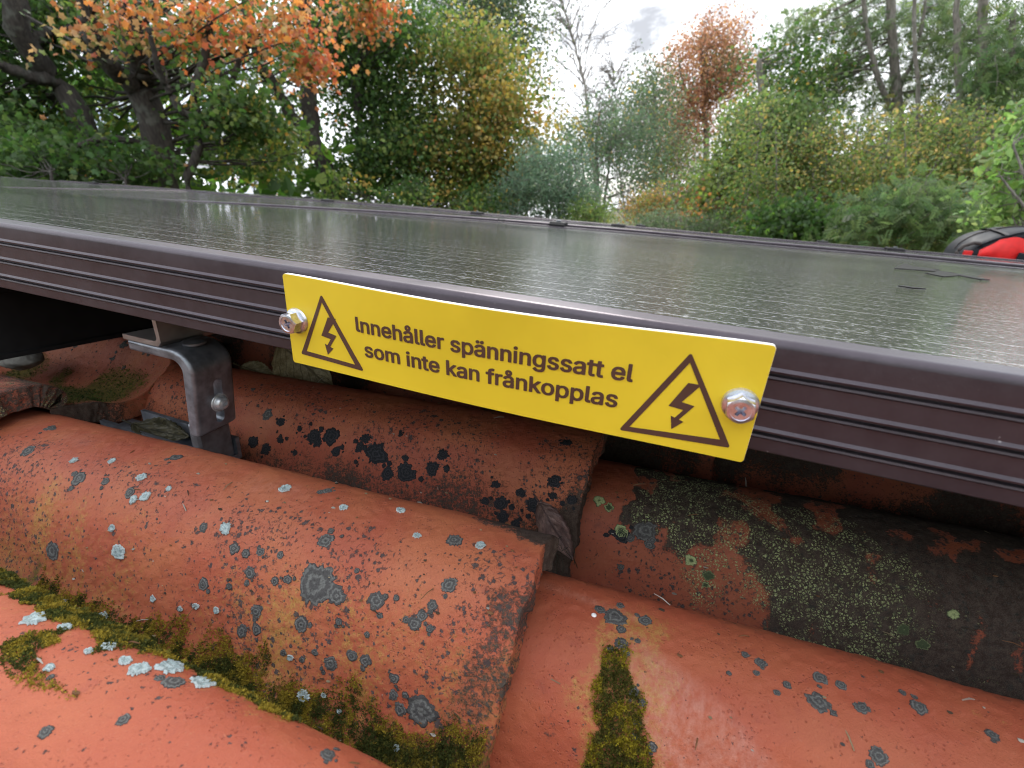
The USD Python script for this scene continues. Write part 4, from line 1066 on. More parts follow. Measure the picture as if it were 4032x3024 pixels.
def leaves(rng, pos, size, kind, colors, droop=.5, spread=.9):
    tv, tf = TEMPL[kind]
    n = len(pos)
    nz = np.stack([rng.normal(0, spread, n), rng.normal(0, spread, n), np.abs(rng.normal(droop, .55, n)) + .05], 1)
    nz /= np.linalg.norm(nz, axis=1, keepdims=True)
    dx = rng.normal(0, 1, (n, 3)); dx[:, 2] -= .5
    dy = dx - nz * (dx * nz).sum(1, keepdims=True); dy /= np.linalg.norm(dy, axis=1, keepdims=True) + 1e-9
    ax = np.cross(dy, nz)
    sz = size * rng.uniform(.6, 1.2, n)
    V = pos[:, None] + sz[:, None, None] * (tv[None, :, :1] * ax[:, None] + tv[None, :, 1:2] * dy[:, None] + tv[None, :, 2:] * nz[:, None])
    F = tf[None] + (np.arange(n) * len(tv))[:, None, None]
    C = np.repeat(colors[:, None], len(tv), 1)
    return V.reshape(-1, 3), F.reshape(-1, 3), C.reshape(-1, 3)

def smooth_line(P, k=6, rng=None, wob=0.0):
    P = np.asarray(P, float)
    t = np.r_[0, np.cumsum(np.linalg.norm(np.diff(P, axis=0), axis=1))]
    q = np.linspace(0, t[-1], (len(P) - 1) * k + 1)
    R = np.stack([PchipInterpolator(t, P[:, i])(q) for i in range(3)], 1)
    if rng is not None and wob:
        j = rng.normal(0, wob, R.shape); j[0] = 0
        R += j
    return R

def tree(name, label, cat, limbs, lobes, leaf, seed, bark='bark', group=None, base=None, foliage_name='crown'):
    """limbs: [(points (az, el, d), radius at the foot, at the tip)]; lobes: [(az, el, d, breadth, depth, height, clumps, leaves per clump, clump radius, palette)]; leaf: (kind, size)."""
    rng = np.random.default_rng(seed)
    first = at(*limbs[0][0][0]) if limbs else at(*lobes[0][:3])
    O = np.array([first[0], first[1], 0.0])
    t = thing(name, label, cat, loc=O, group=group)
    anchors = []
    for k, (pts, r0, r1) in enumerate(limbs):
        P = [at(*q) for q in pts]
        if k == 0:                                            # carry the trunk down to the ground
            d = P[0] - P[1]
            P = [np.array([P[0][0] + .12 * d[0] * P[0][2], P[0][1], -.15])] + P
        L = smooth_line(P, 6, rng, r0 * .10)
        R = np.linspace(r0, r1, len(L)) * (1 + .06 * rng.normal(0, 1, len(L)))
        if k == 0:
            R[:4] *= [1.5, 1.25, 1.1, 1.02]
        part('trunk' if k == 0 else 'limb', tube(L - O, R, 11 if r0 > .05 else 7), M[bark], t, smooth=True)
        anchors.append(np.c_[L, R])
    anchors = np.vstack(anchors) if anchors else np.zeros((0, 4))
    Vs, Fs, Cs, tw, o = [], [], [], [], 0
    for (az, el, d, w, dep, h, nc, nl, rc, pal) in lobes:
        c = at(az, el, d)
        fw = np.array([math.sin(math.radians(az)), math.cos(math.radians(az)), 0]); rt = np.array([fw[1], -fw[0], 0])
        q = rng.normal(0, 1, (nc, 3)); q /= np.linalg.norm(q, axis=1, keepdims=True); q *= rng.uniform(0, 1, (nc, 1)) ** .42
        cc = c + q[:, :1] * w * rt + q[:, 1:2] * dep * fw + q[:, 2:] * h * np.array([0, 0, 1.0])
        cols = np.array([p[1] for p in pal], float); wt = np.array([p[0] for p in pal], float); wt /= wt.sum()
        pick = rng.choice(len(pal), nc, p=wt)
        n = np.maximum(3, rng.poisson(nl, nc))
        idx = np.repeat(np.arange(nc), n)
        off = rng.normal(0, 1, (len(idx), 3)) * rc * np.array([1, 1, .55])
        off[:, 2] -= .35 * (off[:, 0] ** 2 + off[:, 1] ** 2) / rc * .5
        pos = cc[idx] + off
        own = rng.random(len(idx)) < .22
        ci = np.where(own, rng.choice(len(pal), len(idx), p=wt), pick[idx])
        cols = cols * .84 + cols.mean(1, keepdims=True) * .19
        col = cols[ci] * rng.uniform(.65, 1.35, (len(idx), 1)) * rng.uniform(.9, 1.1, (len(idx), 3))
        v, f, cl = leaves(rng, pos - O, leaf[1], leaf[0], np.clip(col, 0, .9))
        Vs.append(v); Fs.append(f + o); Cs.append(cl); o += len(v)
        if len(anchors):
            for p in cc[: int(nc * .6)]:
                dd = np.linalg.norm(anchors[:, :3] - p, axis=1) + np.where(anchors[:, 2] > p[2], .6, 0)
                a = anchors[np.argmin(dd)]
                m = (a[:3] + p) / 2 + rng.normal(0, .06, 3) * np.linalg.norm(a[:3] - p) + [0, 0, -.04]
                L = smooth_line([a[:3], m, p, p + rng.normal(0, rc * .6, 3)], 3, rng, .012)
                tw.append(tube(L - O, np.linspace(min(a[3] * .4, .006 + .006 * np.linalg.norm(a[:3] - p)), .003, len(L)), 4))
    if tw:
        part('twigs', cat_meshes(tw), M[bark], t, smooth=True, kind='stuff')
    if Vs:
        part(foliage_name, (np.vstack(Vs), np.vstack(Fs)), M['leaf'], t, smooth=False, kind='stuff', colors=dict(leafcol=np.vstack(Cs)))
    return t
# leaf colours: (share, colour)
DG, GR, LG, YL, OR, RD, BR_, TE = (.040, .090, .018), (.070, .135, .025), (.140, .200, .033), (.37, .255, .040), (.50, .20, .045), (.46, .13, .045), (.17, .075, .028), (.075, .135, .075)
ORANGE = [(4, OR), (2.2, RD), (1.8, (.38, .25, .09)), (2.2, LG), (.8, GR)]
DEEP = [(6, DG), (4, GR), (.9, LG), (.10, OR)]
DEEPB = [(6, DG), (2, GR), (2, (.10, .20, .02))]
DEEPY = [(4, DG), (4, GR), (2, LG), (.5, YL), (.25, OR)]
MID = [(3, DG), (5, GR), (2, LG), (.3, YL)]
MIDL = [(3, (.085, .145, .038)), (4, (.12, .185, .05)), (2, (.18, .23, .06)), (.3, YL), (.12, OR)]
MIDO = [(3, GR), (4, LG), (1, YL), (1, OR), (1, BR_)]
YG = [(3, GR), (4, LG), (1.4, (.24, .24, .03)), (.6, YL)]
GOLD = [(3, YL), (3, (.27, .23, .05)), (3, LG), (1.4, GR), (.4, OR)]
GOLDG = [(3, LG), (3, (.24, .21, .04)), (2, GR), (1.2, YL)]
GREY = [(4, (.060, .100, .048)), (3, (.085, .120, .055)), (1.0, LG), (.5, (.22, .19, .06))]
GREYY = [(3, (.09, .12, .06)), (2, LG), (1, (.26, .18, .07))]
BLUEG = [(5, (.075, .125, .065)), (3, (.105, .16, .078)), (.3, YL)]
TEAL = [(5, (.105, .175, .105)), (3, (.080, .145, .080)), (1, (.16, .23, .13))]
LIME = [(4, (.15, .22, .045)), (3, (.10, .17, .035)), (1, (.24, .26, .05))]
RUST = [(5, (.36, .18, .085)), (3, (.29, .145, .075)), (1, (.24, .17, .07)), (.8, (.46, .25, .08))]
RUSTG = [(2, (.25, .11, .05)), (3, (.13, .14, .055)), (2, (.085, .12, .045))]
ASH = [(4, (.075, .125, .045)), (4, (.115, .165, .060)), (.6, LG), (.08, YL)]
ASHY = [(3, (.10, .145, .05)), (3, LG), (1.0, (.24, .23, .05))]
ASHD = [(4, (.070, .125, .040)), (4, (.11, .17, .05)), (.06, YL)]
THICK = [(1.5, (.36, .27, .06)), (2.2, (.24, .22, .06)), (4, LG), (3.4, (.10, .155, .04))]
THICKG = [(.8, (.36, .27, .06)), (2, (.19, .20, .05)), (4, LG), (4, GR)]
BRIGHT = [(4, (.14, .25, .05)), (3, (.20, .31, .08)), (1, (.10, .18, .04))]
SAGE = [(4, (.105, .155, .075)), (3, (.075, .125, .050)), (1, (.17, .21, .11))]
AMBER = [(3, (.33, .20, .05)), (2, (.24, .16, .04)), (2, LG)]
BROWN = [(3, (.22, .12, .06)), (2, (.16, .12, .06)), (2, LG)]

# ground: one sheet of rough grass and leaf litter out to the horizon
g = G(); p = g.pos()
n = g.noise(p, .6, 8.0, .65); n2 = g.noise(p, 14.0, 6.0, .7)
col = g.mix(g.ss(n, .4, .6), (.045, .065, .018), (.10, .085, .035))
col = g.mix(g.math('multiply', g.ss(n2, .5, .62), .6), col, (.17, .10, .03))
M['ground'] = g.make('grass_and_leaf_litter', surface=g('principled_bsdf', base_color=col, roughness=.95, normal=g('bump', height=n2, strength=.8, distance=.1) + '.normal') + '.BSDF')
rg = np.concatenate([np.linspace(0, 60, 31), np.geomspace(70, 900, 14)])
ang = np.linspace(0, 2 * np.pi, 73)
RR, AA = np.meshgrid(rg, ang, indexing='ij')
gx, gy = RR * np.cos(AA), RR * np.sin(AA)
gz = (meshkit.fbm(np.stack([gx * .12, gy * .12, gx * 0], -1), 3, 2) - .5) * .5 * np.minimum(1, RR / 8) - .02
part_ground = part('ground', (np.stack([gx, gy, gz], -1).reshape(-1, 3), grid_faces(45, 73)), M['ground'], smooth=True)
tag(part_ground, kind='structure')
tree('maple_tree', 'old maple with forked dark trunk and orange leaves across the top left', 'tree',
     [([(-53.6, 10.5, 7.5), (-52.6, 13.6, 7.5), (-51.9, 17.4, 7.5), (-52.0, 18.4, 7.5)], 0.2, 0.15), ([(-52.0, 18.0, 7.5), (-53.0, 19.8, 7.4), (-53.7, 20.9, 7.3), (-53.8, 23.3, 7.2), (-52.9, 26.3, 7.1)], 0.1, 0.06), ([(-52.0, 17.8, 7.5), (-51.3, 20.2, 7.5), (-51.2, 22.0, 7.4), (-50.5, 24.4, 7.3), (-49.6, 26.9, 7.2)], 0.12, 0.07), ([(-52.5, 14.0, 7.5), (-55.3, 15.4, 7.2), (-58.4, 15.0, 7.0)], 0.045, 0.02)],
     [(-44.7, 24.8, 6.6, 1.18, 0.7, 0.2, 25, 37, 0.17, ORANGE),
      (-39.0, 22.0, 6.5, 0.46, 0.5, 0.21, 13, 37, 0.15, ORANGE),
      (-37.1, 19.5, 6.5, 0.17, 0.3, 0.16, 7, 58, 0.13, ORANGE),
      (-52.4, 23.4, 6.8, 0.34, 0.5, 0.14, 8, 43, 0.18, ORANGE),
      (-45.6, 22.7, 6.6, 0.27, 0.3, 0.13, 6, 39, 0.16, ORANGE),
      (-55.6, 22.1, 9.4, 0.88, 1.2, 0.59, 30, 66, 0.28, DEEP),
      (-57.8, 14.2, 8.4, 1.08, 1.0, 0.26, 34, 74, 0.24, DEEP),
      (-46.8, 14.0, 8.4, 0.63, 1.0, 0.4, 22, 70, 0.24, DEEPY),
      (-46.8, 22.5, 9.4, 1.52, 1.0, 0.44, 44, 66, 0.3, MID),
      (-54.4, 17.4, 9.4, 0.76, 0.8, 0.25, 14, 58, 0.26, YG)],
     ('maple', 0.0612), 11)
tree('maple_tree', 'slender dark maple stem with crooked boughs beside the forked trunk', 'tree',
     [([(-51.5, 10.7, 6.6), (-49.7, 13.4, 6.6), (-48.5, 15.1, 6.6), (-48.3, 16.8, 6.6), (-48.0, 18.1, 6.6), (-46.0, 20.8, 6.6), (-44.5, 23.0, 6.6)], 0.075, 0.035), ([(-48.3, 16.5, 6.6), (-49.5, 16.9, 6.6), (-49.9, 18.7, 6.6), (-49.9, 21.1, 6.5), (-49.5, 22.9, 6.5)], 0.04, 0.02), ([(-48.4, 15.6, 6.6), (-45.6, 18.0, 6.7), (-44.2, 19.1, 6.7), (-42.7, 20.7, 6.7), (-40.7, 22.0, 6.7)], 0.045, 0.02)],
     [(-45.2, 17.1, 6.4, 0.33, 0.5, 0.16, 16, 62, 0.17, MID),
      (-43.0, 16.2, 6.3, 0.33, 0.5, 0.17, 14, 62, 0.16, DEEPY),
      (-43.8, 13.0, 7.2, 0.53, 0.7, 0.25, 13, 62, 0.18, YG),
      (-47.7, 20.6, 8.0, 0.5, 0.5, 0.33, 14, 58, 0.22, MID)],
     ('maple', 0.0585), 12)
tree('maple_tree', 'leaning maple at the left edge with a thick dark slanting trunk', 'tree',
     [([(-56.8, 12.6, 8.2), (-57.2, 17.6, 8.2), (-57.7, 20.1, 8.2), (-58.5, 21.5, 8.1), (-58.3, 23.8, 8.0), (-57.7, 26.1, 8.0)], 0.17, 0.1), ([(-57.6, 19.6, 8.2), (-59.3, 20.0, 8.0), (-60.6, 20.7, 7.9), (-62.0, 21.3, 7.9)], 0.07, 0.04), ([(-58.5, 21.6, 8.1), (-56.8, 22.7, 8.2), (-54.9, 22.9, 8.2)], 0.06, 0.03)],
     [(-57.3, 24.1, 9.0, 0.69, 1.0, 0.43, 50, 74, 0.28, DEEP),
      (-61.1, 17.7, 9.2, 0.63, 1.0, 0.4, 26, 66, 0.28, DEEP),
      (-58.9, 16.7, 9.6, 0.62, 1.0, 0.31, 22, 66, 0.28, YG),
      (-62.6, 15.0, 8.0, 0.4, 0.8, 0.25, 26, 70, 0.26, DEEP),
      (-62.4, 20.4, 9, 0.47, 1.0, 0.63, 26, 66, 0.3, DEEP)],
     ('maple', 0.0626), 13)
tree('maple_tree', 'tall dark green maple with two trunks, one leaning left, left of the yellow tree', 'tree',
     [([(-38.8, 7.5, 10), (-38.7, 10.2, 10), (-39.0, 12.8, 10), (-37.9, 17.1, 10), (-37.0, 20.2, 10), (-35.9, 23.8, 10)], 0.21, 0.12), ([(-38.6, 11.1, 10), (-39.7, 13.2, 10), (-40.8, 17.5, 9.9), (-41.5, 19.5, 9.8), (-41.3, 22.4, 9.8), (-40.8, 25.5, 9.8)], 0.13, 0.07), ([(-35.6, 7.3, 10.3), (-34.9, 11.2, 10.3), (-33.8, 14.8, 10.3), (-33.1, 18.2, 10.3)], 0.11, 0.06)],
     [(-33.9, 21.6, 11.2, 0.99, 1.2, 0.66, 66, 82, 0.36, DEEP),
      (-30.9, 17.1, 11, 0.95, 1.2, 1.03, 96, 86, 0.36, DEEP),
      (-42.9, 13.1, 11.2, 0.79, 1.2, 0.47, 22, 74, 0.3, DEEPY),
      (-32.2, 10.1, 10.2, 1.03, 1.2, 0.65, 84, 86, 0.32, DEEP),
      (-39.7, 21.2, 11.5, 0.75, 1.0, 0.66, 22, 70, 0.34, MID),
      (-27.7, 20.6, 10.2, 0.54, 0.8, 0.46, 24, 70, 0.3, MID),
      (-30.2, 22.8, 8.6, 0.28, 0.5, 0.23, 13, 66, 0.17, ORANGE),
      (-38.4, 9.1, 10.6, 0.53, 0.8, 0.39, 14, 74, 0.26, MID)],
     ('maple', 0.0682), 14)
tree('maple_tree', 'maple turning golden yellow in the middle of the tree line', 'tree',
     [([(-24.7, 2.5, 10.5), (-24.5, 5.9, 10.5), (-24.4, 9.1, 10.5), (-23.0, 12.3, 10.5), (-21.0, 16.0, 10.5)], 0.1, 0.05), ([(-28.8, 4.4, 10.3), (-27.5, 7.0, 10.3), (-26.7, 9.1, 10.3), (-26.3, 13.0, 10.3), (-25.4, 16.9, 10.3)], 0.07, 0.03), ([(-24.4, 8.2, 10.5), (-21.1, 10.1, 10.5), (-18.2, 11.6, 10.5)], 0.04, 0.02)],
     [(-19.7, 11.5, 10.0, 0.83, 0.9, 0.79, 120, 55, 0.28, GOLD),
      (-22.2, 17.0, 10.4, 0.9, 0.9, 0.65, 90, 55, 0.3, GOLDG),
      (-26.2, 9.9, 10.2, 0.95, 0.9, 0.82, 110, 55, 0.3, GOLDG),
      (-19.6, 6.1, 10.4, 0.68, 0.7, 0.63, 50, 51, 0.28, GOLD),
      (-23.2, 6.0, 10.8, 1.04, 0.8, 0.57, 60, 55, 0.28, MID),
      (-28.2, 13.4, 10.6, 0.61, 0.8, 0.78, 34, 47, 0.3, MID),
      (-24.8, 5.7, 10.0, 0.96, 0.8, 0.39, 30, 55, 0.22, YG)],
     ('maple', 0.064), 15)
tree('broadleaf_tree', 'tall grey green tree rising behind the golden maple to the top edge', 'tree',
     [([(-22.6, 4.4, 16), (-21.2, 11.9, 16), (-19.8, 17.6, 16), (-18.5, 22.9, 16)], 0.16, 0.08)],
     [(-18.9, 20.0, 16, 1.39, 1.6, 1.09, 110, 70, 0.45, GREY),
      (-16.3, 17.2, 15.5, 0.6, 1.0, 0.96, 34, 58, 0.4, GREY),
      (-23.1, 20.5, 16, 0.96, 1.4, 0.96, 46, 58, 0.45, MID),
      (-16.4, 22.1, 16, 1.05, 1.4, 0.7, 34, 58, 0.45, GREY)],
     ('oval', 0.0835), 16, bark='bark_grey')
tree('young_tree', 'thin leafy tree under the bare birch, sky showing through', 'tree',
     [([(-12.1, -1.0, 14), (-11.1, 2.6, 14), (-10.5, 6.6, 14), (-9.6, 9.4, 14)], 0.06, 0.03), ([(-11.2, -0.7, 14.2), (-9.9, 3.3, 14.2), (-8.9, 6.6, 14.2)], 0.045, 0.02), ([(-12.3, -0.5, 13.8), (-12.3, 3.9, 13.8), (-12.1, 6.6, 13.8)], 0.04, 0.02)],
     [(-10.2, 7.7, 14, 1.16, 1.2, 0.87, 78, 47, 0.34, BLUEG),
      (-6.5, 4.7, 14.5, 0.73, 1.0, 1.33, 48, 47, 0.34, BLUEG),
      (-13.0, 8.6, 14, 0.58, 0.8, 0.58, 16, 35, 0.3, GOLDG),
      (-4.8, 9.3, 16, 0.7, 1.0, 0.76, 26, 51, 0.36, GREY),
      (-12.0, 3.3, 14, 0.85, 1.0, 0.61, 26, 35, 0.34, BLUEG)],
     ('oval', 0.0766), 18, bark='bark_grey')
tree('elder_shrub', 'rounded blue green shrub with narrow leaves at the panel edge', 'shrub',
     [([(-18.1, -3.7, 8), (-16.9, 1.6, 8), (-16.5, 4.9, 8)], 0.03, 0.015), ([(-17.4, -2.8, 8), (-15.1, 1.7, 8), (-13.7, 3.7, 8)], 0.02, 0.01), ([(-18.4, -2.6, 8), (-19.3, 2.7, 8), (-19.8, 5.2, 8)], 0.02, 0.01)],
     [(-16.6, 4.4, 8, 0.67, 0.7, 0.61, 130, 66, 0.15, TEAL),
      (-14.3, 2.0, 8, 0.42, 0.6, 0.42, 60, 55, 0.15, TEAL),
      (-20.3, 2.9, 8, 0.36, 0.5, 0.36, 40, 55, 0.15, TEAL)],
     ('narrow', 0.0731), 21, bark='bark_grey')
tree('young_shrub', 'small yellow green shrub right of the blue green one', 'shrub',
     [([(-13.5, -4.7, 7.6), (-12.8, -0.3, 7.6), (-12.8, 1.1, 7.6)], 0.02, 0.01)],
     [(-12.7, -0.1, 7.6, 0.32, 0.4, 0.28, 50, 47, 0.12, LIME)],
     ('narrow', 0.0696), 22, bark='bark_grey')
tree('beech_tree', 'tall tree with rust orange crown against the pale sky', 'tree',
     [([(-0.3, -1.0, 24), (0.0, 4.2, 24), (0.3, 9.0, 24), (0.5, 12.4, 24)], 0.2, 0.06), ([(0.1, 5.9, 24), (-1.5, 9.6, 24), (-1.6, 11.9, 24)], 0.08, 0.03)],
     [(0.3, 10.7, 24, 1.77, 1.8, 1.63, 130, 74, 0.42, RUST),
      (-1.4, 6.9, 24, 1.56, 1.6, 1.71, 110, 70, 0.42, RUST),
      (2.4, 9.5, 24, 0.81, 1.4, 0.9, 40, 58, 0.42, RUSTG),
      (-3.3, 5.8, 24, 0.85, 1.0, 1.28, 46, 55, 0.42, RUST),
      (3.5, 8.4, 24, 0.61, 1.0, 0.9, 26, 51, 0.42, RUST),
      (1.9, 12.3, 24, 0.88, 1.0, 0.49, 26, 51, 0.36, RUST)],
     ('oval', 0.0974), 23, bark='bark_grey')
tree('broadleaf_tree', 'pale green tree left of the rust orange crown', 'tree',
     [([(-5.4, -0.7, 20), (-4.7, 5.5, 20), (-4.1, 10.4, 20)], 0.12, 0.05)],
     [(-4.5, 9.7, 20, 0.63, 1.2, 1.42, 46, 58, 0.4, GREY),
      (-6.3, 5.9, 19, 0.94, 1.2, 1.41, 60, 58, 0.42, BLUEG),
      (-4.5, 1.9, 18, 1.06, 1.2, 1.06, 60, 55, 0.4, GREYY),
      (-2.9, 3.7, 20, 0.82, 1.0, 1.31, 40, 51, 0.4, RUSTG)],
     ('oval', 0.0905), 24, bark='bark_grey')
tree('maple_tree', 'spreading mid green maple right of the rust orange crown', 'tree',
     [([(5.8, -8.7, 11), (6.2, -3.5, 11), (6.1, 1.2, 11), (5.2, 5.9, 11), (5.1, 9.3, 11)], 0.12, 0.05), ([(6.2, -0.0, 11), (4.0, 2.8, 10.8), (2.5, 4.1, 10.6)], 0.05, 0.02), ([(6.2, -1.7, 11), (9.1, 1.6, 11), (10.2, 3.9, 11)], 0.06, 0.02)],
     [(5.1, 4.2, 10.5, 0.76, 1.0, 0.49, 70, 66, 0.27, MIDL),
      (6.8, 1.0, 10.5, 0.88, 1.0, 0.72, 90, 66, 0.27, MIDL),
      (1.8, 1.3, 10.6, 0.72, 1.0, 0.53, 56, 66, 0.27, MIDL),
      (7.9, 5.8, 11.5, 0.75, 1.0, 0.59, 44, 47, 0.32, MID),
      (1.8, -1.5, 10, 0.81, 0.9, 0.49, 56, 51, 0.28, MIDO),
      (7.0, 9.1, 12, 0.6, 1.0, 0.43, 26, 43, 0.34, MID)],
     ('maple', 0.064), 25, bark='bark_grey')
tree('ash_tree', 'tall airy ash with slim straight trunk near the right edge', 'tree',
     [([(15.2, -12.0, 12), (15.1, -6.7, 12), (15.2, -0.2, 12), (14.9, 5.2, 12), (14.6, 10.2, 12), (14.5, 13.0, 12)], 0.11, 0.06), ([(15.0, 1.7, 12), (13.6, 5.7, 11.8), (13.0, 9.6, 11.7), (12.8, 12.5, 11.6)], 0.05, 0.03), ([(15.0, 3.5, 12), (16.4, 6.6, 12), (16.8, 9.3, 12)], 0.04, 0.02)],
     [(11.8, 9.4, 12.7, 1.19, 1.0, 0.56, 38, 33, 0.26, ASH),
      (10.0, 6.4, 12.7, 0.99, 1.0, 0.45, 34, 33, 0.26, ASH),
      (17.1, 7.3, 12.9, 0.73, 1.0, 0.65, 30, 33, 0.26, ASH),
      (15.7, 3.6, 12.8, 0.94, 1.0, 0.51, 30, 31, 0.26, ASH),
      (8.3, 11.4, 12.5, 0.51, 0.8, 0.31, 11, 31, 0.22, ASH),
      (13.8, 0.8, 11.5, 1.21, 1.0, 0.32, 28, 31, 0.26, ASHY)],
     ('pinnate', 0.1218), 26, bark='bark_grey')
tree('ash_tree', 'second tall ash with twin trunks at the right edge', 'tree',
     [([(20.4, -13.4, 11), (20.1, -7.7, 11), (20.0, -2.3, 11), (20.1, 3.3, 11), (20.1, 7.9, 11), (20.2, 10.2, 11)], 0.1, 0.05), ([(19.9, -12.6, 11), (19.5, -6.8, 11), (19.2, -1.4, 11), (18.8, 3.8, 11), (18.6, 8.5, 11)], 0.07, 0.04), ([(16.5, -12.2, 11), (16.3, -4.2, 11), (16.4, 3.0, 11), (16.1, 7.7, 11), (16.2, 11.4, 11)], 0.04, 0.025), ([(22.3, -12.8, 10.6), (21.9, -5.6, 10.6), (21.8, 1.2, 10.6), (21.7, 6.6, 10.6)], 0.045, 0.03)],
     [(20.3, 6.0, 11.8, 0.71, 1.0, 0.64, 34, 35, 0.25, ASH),
      (20.7, 0.9, 11.8, 0.62, 1.0, 0.59, 40, 35, 0.25, ASH),
      (18.6, -0.2, 11.7, 0.69, 1.0, 0.46, 34, 33, 0.26, ASHY),
      (21.9, 3.3, 10.5, 0.25, 0.8, 0.69, 28, 35, 0.25, ASHD),
      (21.7, -3.4, 10, 0.35, 0.9, 0.51, 40, 35, 0.25, ASHD)],
     ('pinnate', 0.1218), 27, bark='bark_grey')
tree('hazel_shrub', 'leftmost shrub of the yellowing thicket, beside the mid green maple', 'shrub',
     [([(3.5, -12.1, 8.2), (4.1, -5.7, 8.2), (4.1, -0.4, 8.2), (4.9, 4.0, 8.2)], 0.028, 0.01), ([(3.9, -10.3, 8.2), (5.3, -4.6, 8.2), (5.9, 0.0, 8.2), (6.0, 3.3, 8.2)], 0.02, 0.007), ([(3.4, -10.2, 8.2), (3.0, -4.5, 8.2), (3.0, 0.4, 8.2)], 0.02, 0.007)],
     [(4.5, 1.7, 8.2, 0.33, 0.5, 0.61, 40, 39, 0.17, THICK),
      (4.4, -2.6, 8.2, 0.37, 0.5, 0.59, 46, 39, 0.17, THICKG),
      (3.9, -6.1, 7.699999999999999, 0.33, 0.4, 0.28, 26, 39, 0.15, THICKG)],
     ('oval', 0.0501), 30, bark='bark_grey', group='shrubs of the yellowing thicket')
tree('hazel_shrub', 'yellow flecked shrub with thin stems, second from the left in the thicket', 'shrub',
     [([(6.8, -12.6, 9.7), (7.3, -6.3, 9.7), (7.2, -1.2, 9.7), (7.9, 3.1, 9.7)], 0.028, 0.01), ([(7.2, -10.8, 9.7), (8.4, -5.3, 9.7), (8.9, -0.8, 9.7), (8.9, 2.4, 9.7)], 0.02, 0.007), ([(6.7, -10.7, 9.7), (6.2, -5.2, 9.7), (6.2, -0.5, 9.7)], 0.02, 0.007)],
     [(7.6, 0.8, 9.7, 0.38, 0.5, 0.7, 40, 39, 0.17, THICK),
      (7.6, -3.4, 9.7, 0.42, 0.5, 0.68, 46, 39, 0.17, THICK),
      (7.2, -6.8, 9.2, 0.38, 0.4, 0.33, 26, 39, 0.15, THICKG)],
     ('oval', 0.0501), 31, bark='bark_grey', group='shrubs of the yellowing thicket')
tree('hazel_shrub', 'yellow flecked shrub in the thicket left of the ash trunk', 'shrub',
     [([(9.6, -13.0, 9.2), (10.0, -6.9, 9.2), (9.8, -1.8, 9.2), (10.4, 2.4, 9.2)], 0.028, 0.01), ([(10.0, -11.2, 9.2), (11.0, -5.8, 9.2), (11.4, -1.4, 9.2), (11.3, 1.7, 9.2)], 0.02, 0.007), ([(9.4, -11.2, 9.2), (8.9, -5.8, 9.2), (8.8, -1.2, 9.2)], 0.02, 0.007)],
     [(10.1, 0.1, 9.2, 0.35, 0.5, 0.65, 40, 39, 0.17, THICK),
      (10.2, -4.0, 9.2, 0.39, 0.5, 0.63, 46, 39, 0.17, THICKG),
      (9.8, -7.3, 8.7, 0.35, 0.4, 0.3, 26, 39, 0.15, THICKG)],
     ('oval', 0.0501), 32, bark='bark_grey', group='shrubs of the yellowing thicket')
tree('hazel_shrub', 'dense yellowing shrub at the foot of the slim ash', 'shrub',
     [([(11.9, -13.3, 8.7), (12.1, -7.3, 8.7), (11.9, -2.4, 8.7), (12.4, 1.8, 8.7)], 0.028, 0.01), ([(12.2, -11.6, 8.7), (13.1, -6.3, 8.7), (13.4, -2.0, 8.7), (13.3, 1.1, 8.7)], 0.02, 0.007), ([(11.7, -11.5, 8.7), (11.1, -6.3, 8.7), (11.0, -1.7, 8.7)], 0.02, 0.007)],
     [(12.2, -0.5, 8.7, 0.33, 0.5, 0.6, 40, 39, 0.17, THICK),
      (12.3, -4.5, 8.7, 0.36, 0.5, 0.58, 46, 39, 0.17, THICK),
      (12.0, -7.7, 8.2, 0.32, 0.4, 0.28, 26, 39, 0.15, THICKG)],
     ('oval', 0.0501), 33, bark='bark_grey', group='shrubs of the yellowing thicket')
tree('hazel_shrub', 'tall yellow leaved shrub in the thicket right of the slim ash trunk', 'shrub',
     [([(14.4, -13.6, 8.2), (14.5, -7.8, 8.2), (14.2, -3.0, 8.2), (14.6, 1.1, 8.2)], 0.028, 0.01), ([(14.6, -11.9, 8.2), (15.4, -6.8, 8.2), (15.6, -2.6, 8.2), (15.5, 0.4, 8.2)], 0.02, 0.007), ([(14.2, -11.8, 8.2), (13.5, -6.8, 8.2), (13.3, -2.3, 8.2)], 0.02, 0.007)],
     [(14.5, -1.1, 8.2, 0.3, 0.5, 0.55, 40, 39, 0.17, THICK),
      (14.6, -5.0, 8.2, 0.33, 0.5, 0.53, 46, 39, 0.17, THICKG),
      (14.4, -8.2, 7.699999999999999, 0.29, 0.4, 0.25, 26, 39, 0.15, THICKG)],
     ('oval', 0.0501), 34, bark='bark_grey', group='shrubs of the yellowing thicket')
tree('hazel_shrub', 'thin stemmed yellowing shrub left of the twin ash trunks', 'shrub',
     [([(16.5, -13.8, 9.7), (16.6, -8.2, 9.7), (16.3, -3.5, 9.7), (16.6, 0.5, 9.7)], 0.028, 0.01), ([(16.8, -12.2, 9.7), (17.4, -7.2, 9.7), (17.6, -3.1, 9.7), (17.5, -0.1, 9.7)], 0.02, 0.007), ([(16.3, -12.1, 9.7), (15.7, -7.2, 9.7), (15.4, -2.9, 9.7)], 0.02, 0.007)],
     [(16.5, -1.7, 9.7, 0.35, 0.5, 0.63, 40, 39, 0.17, THICK),
      (16.7, -5.5, 9.7, 0.38, 0.5, 0.61, 46, 39, 0.17, THICK),
      (16.5, -8.6, 9.2, 0.34, 0.4, 0.29, 26, 39, 0.15, THICKG)],
     ('oval', 0.0501), 35, bark='bark_grey', group='shrubs of the yellowing thicket')
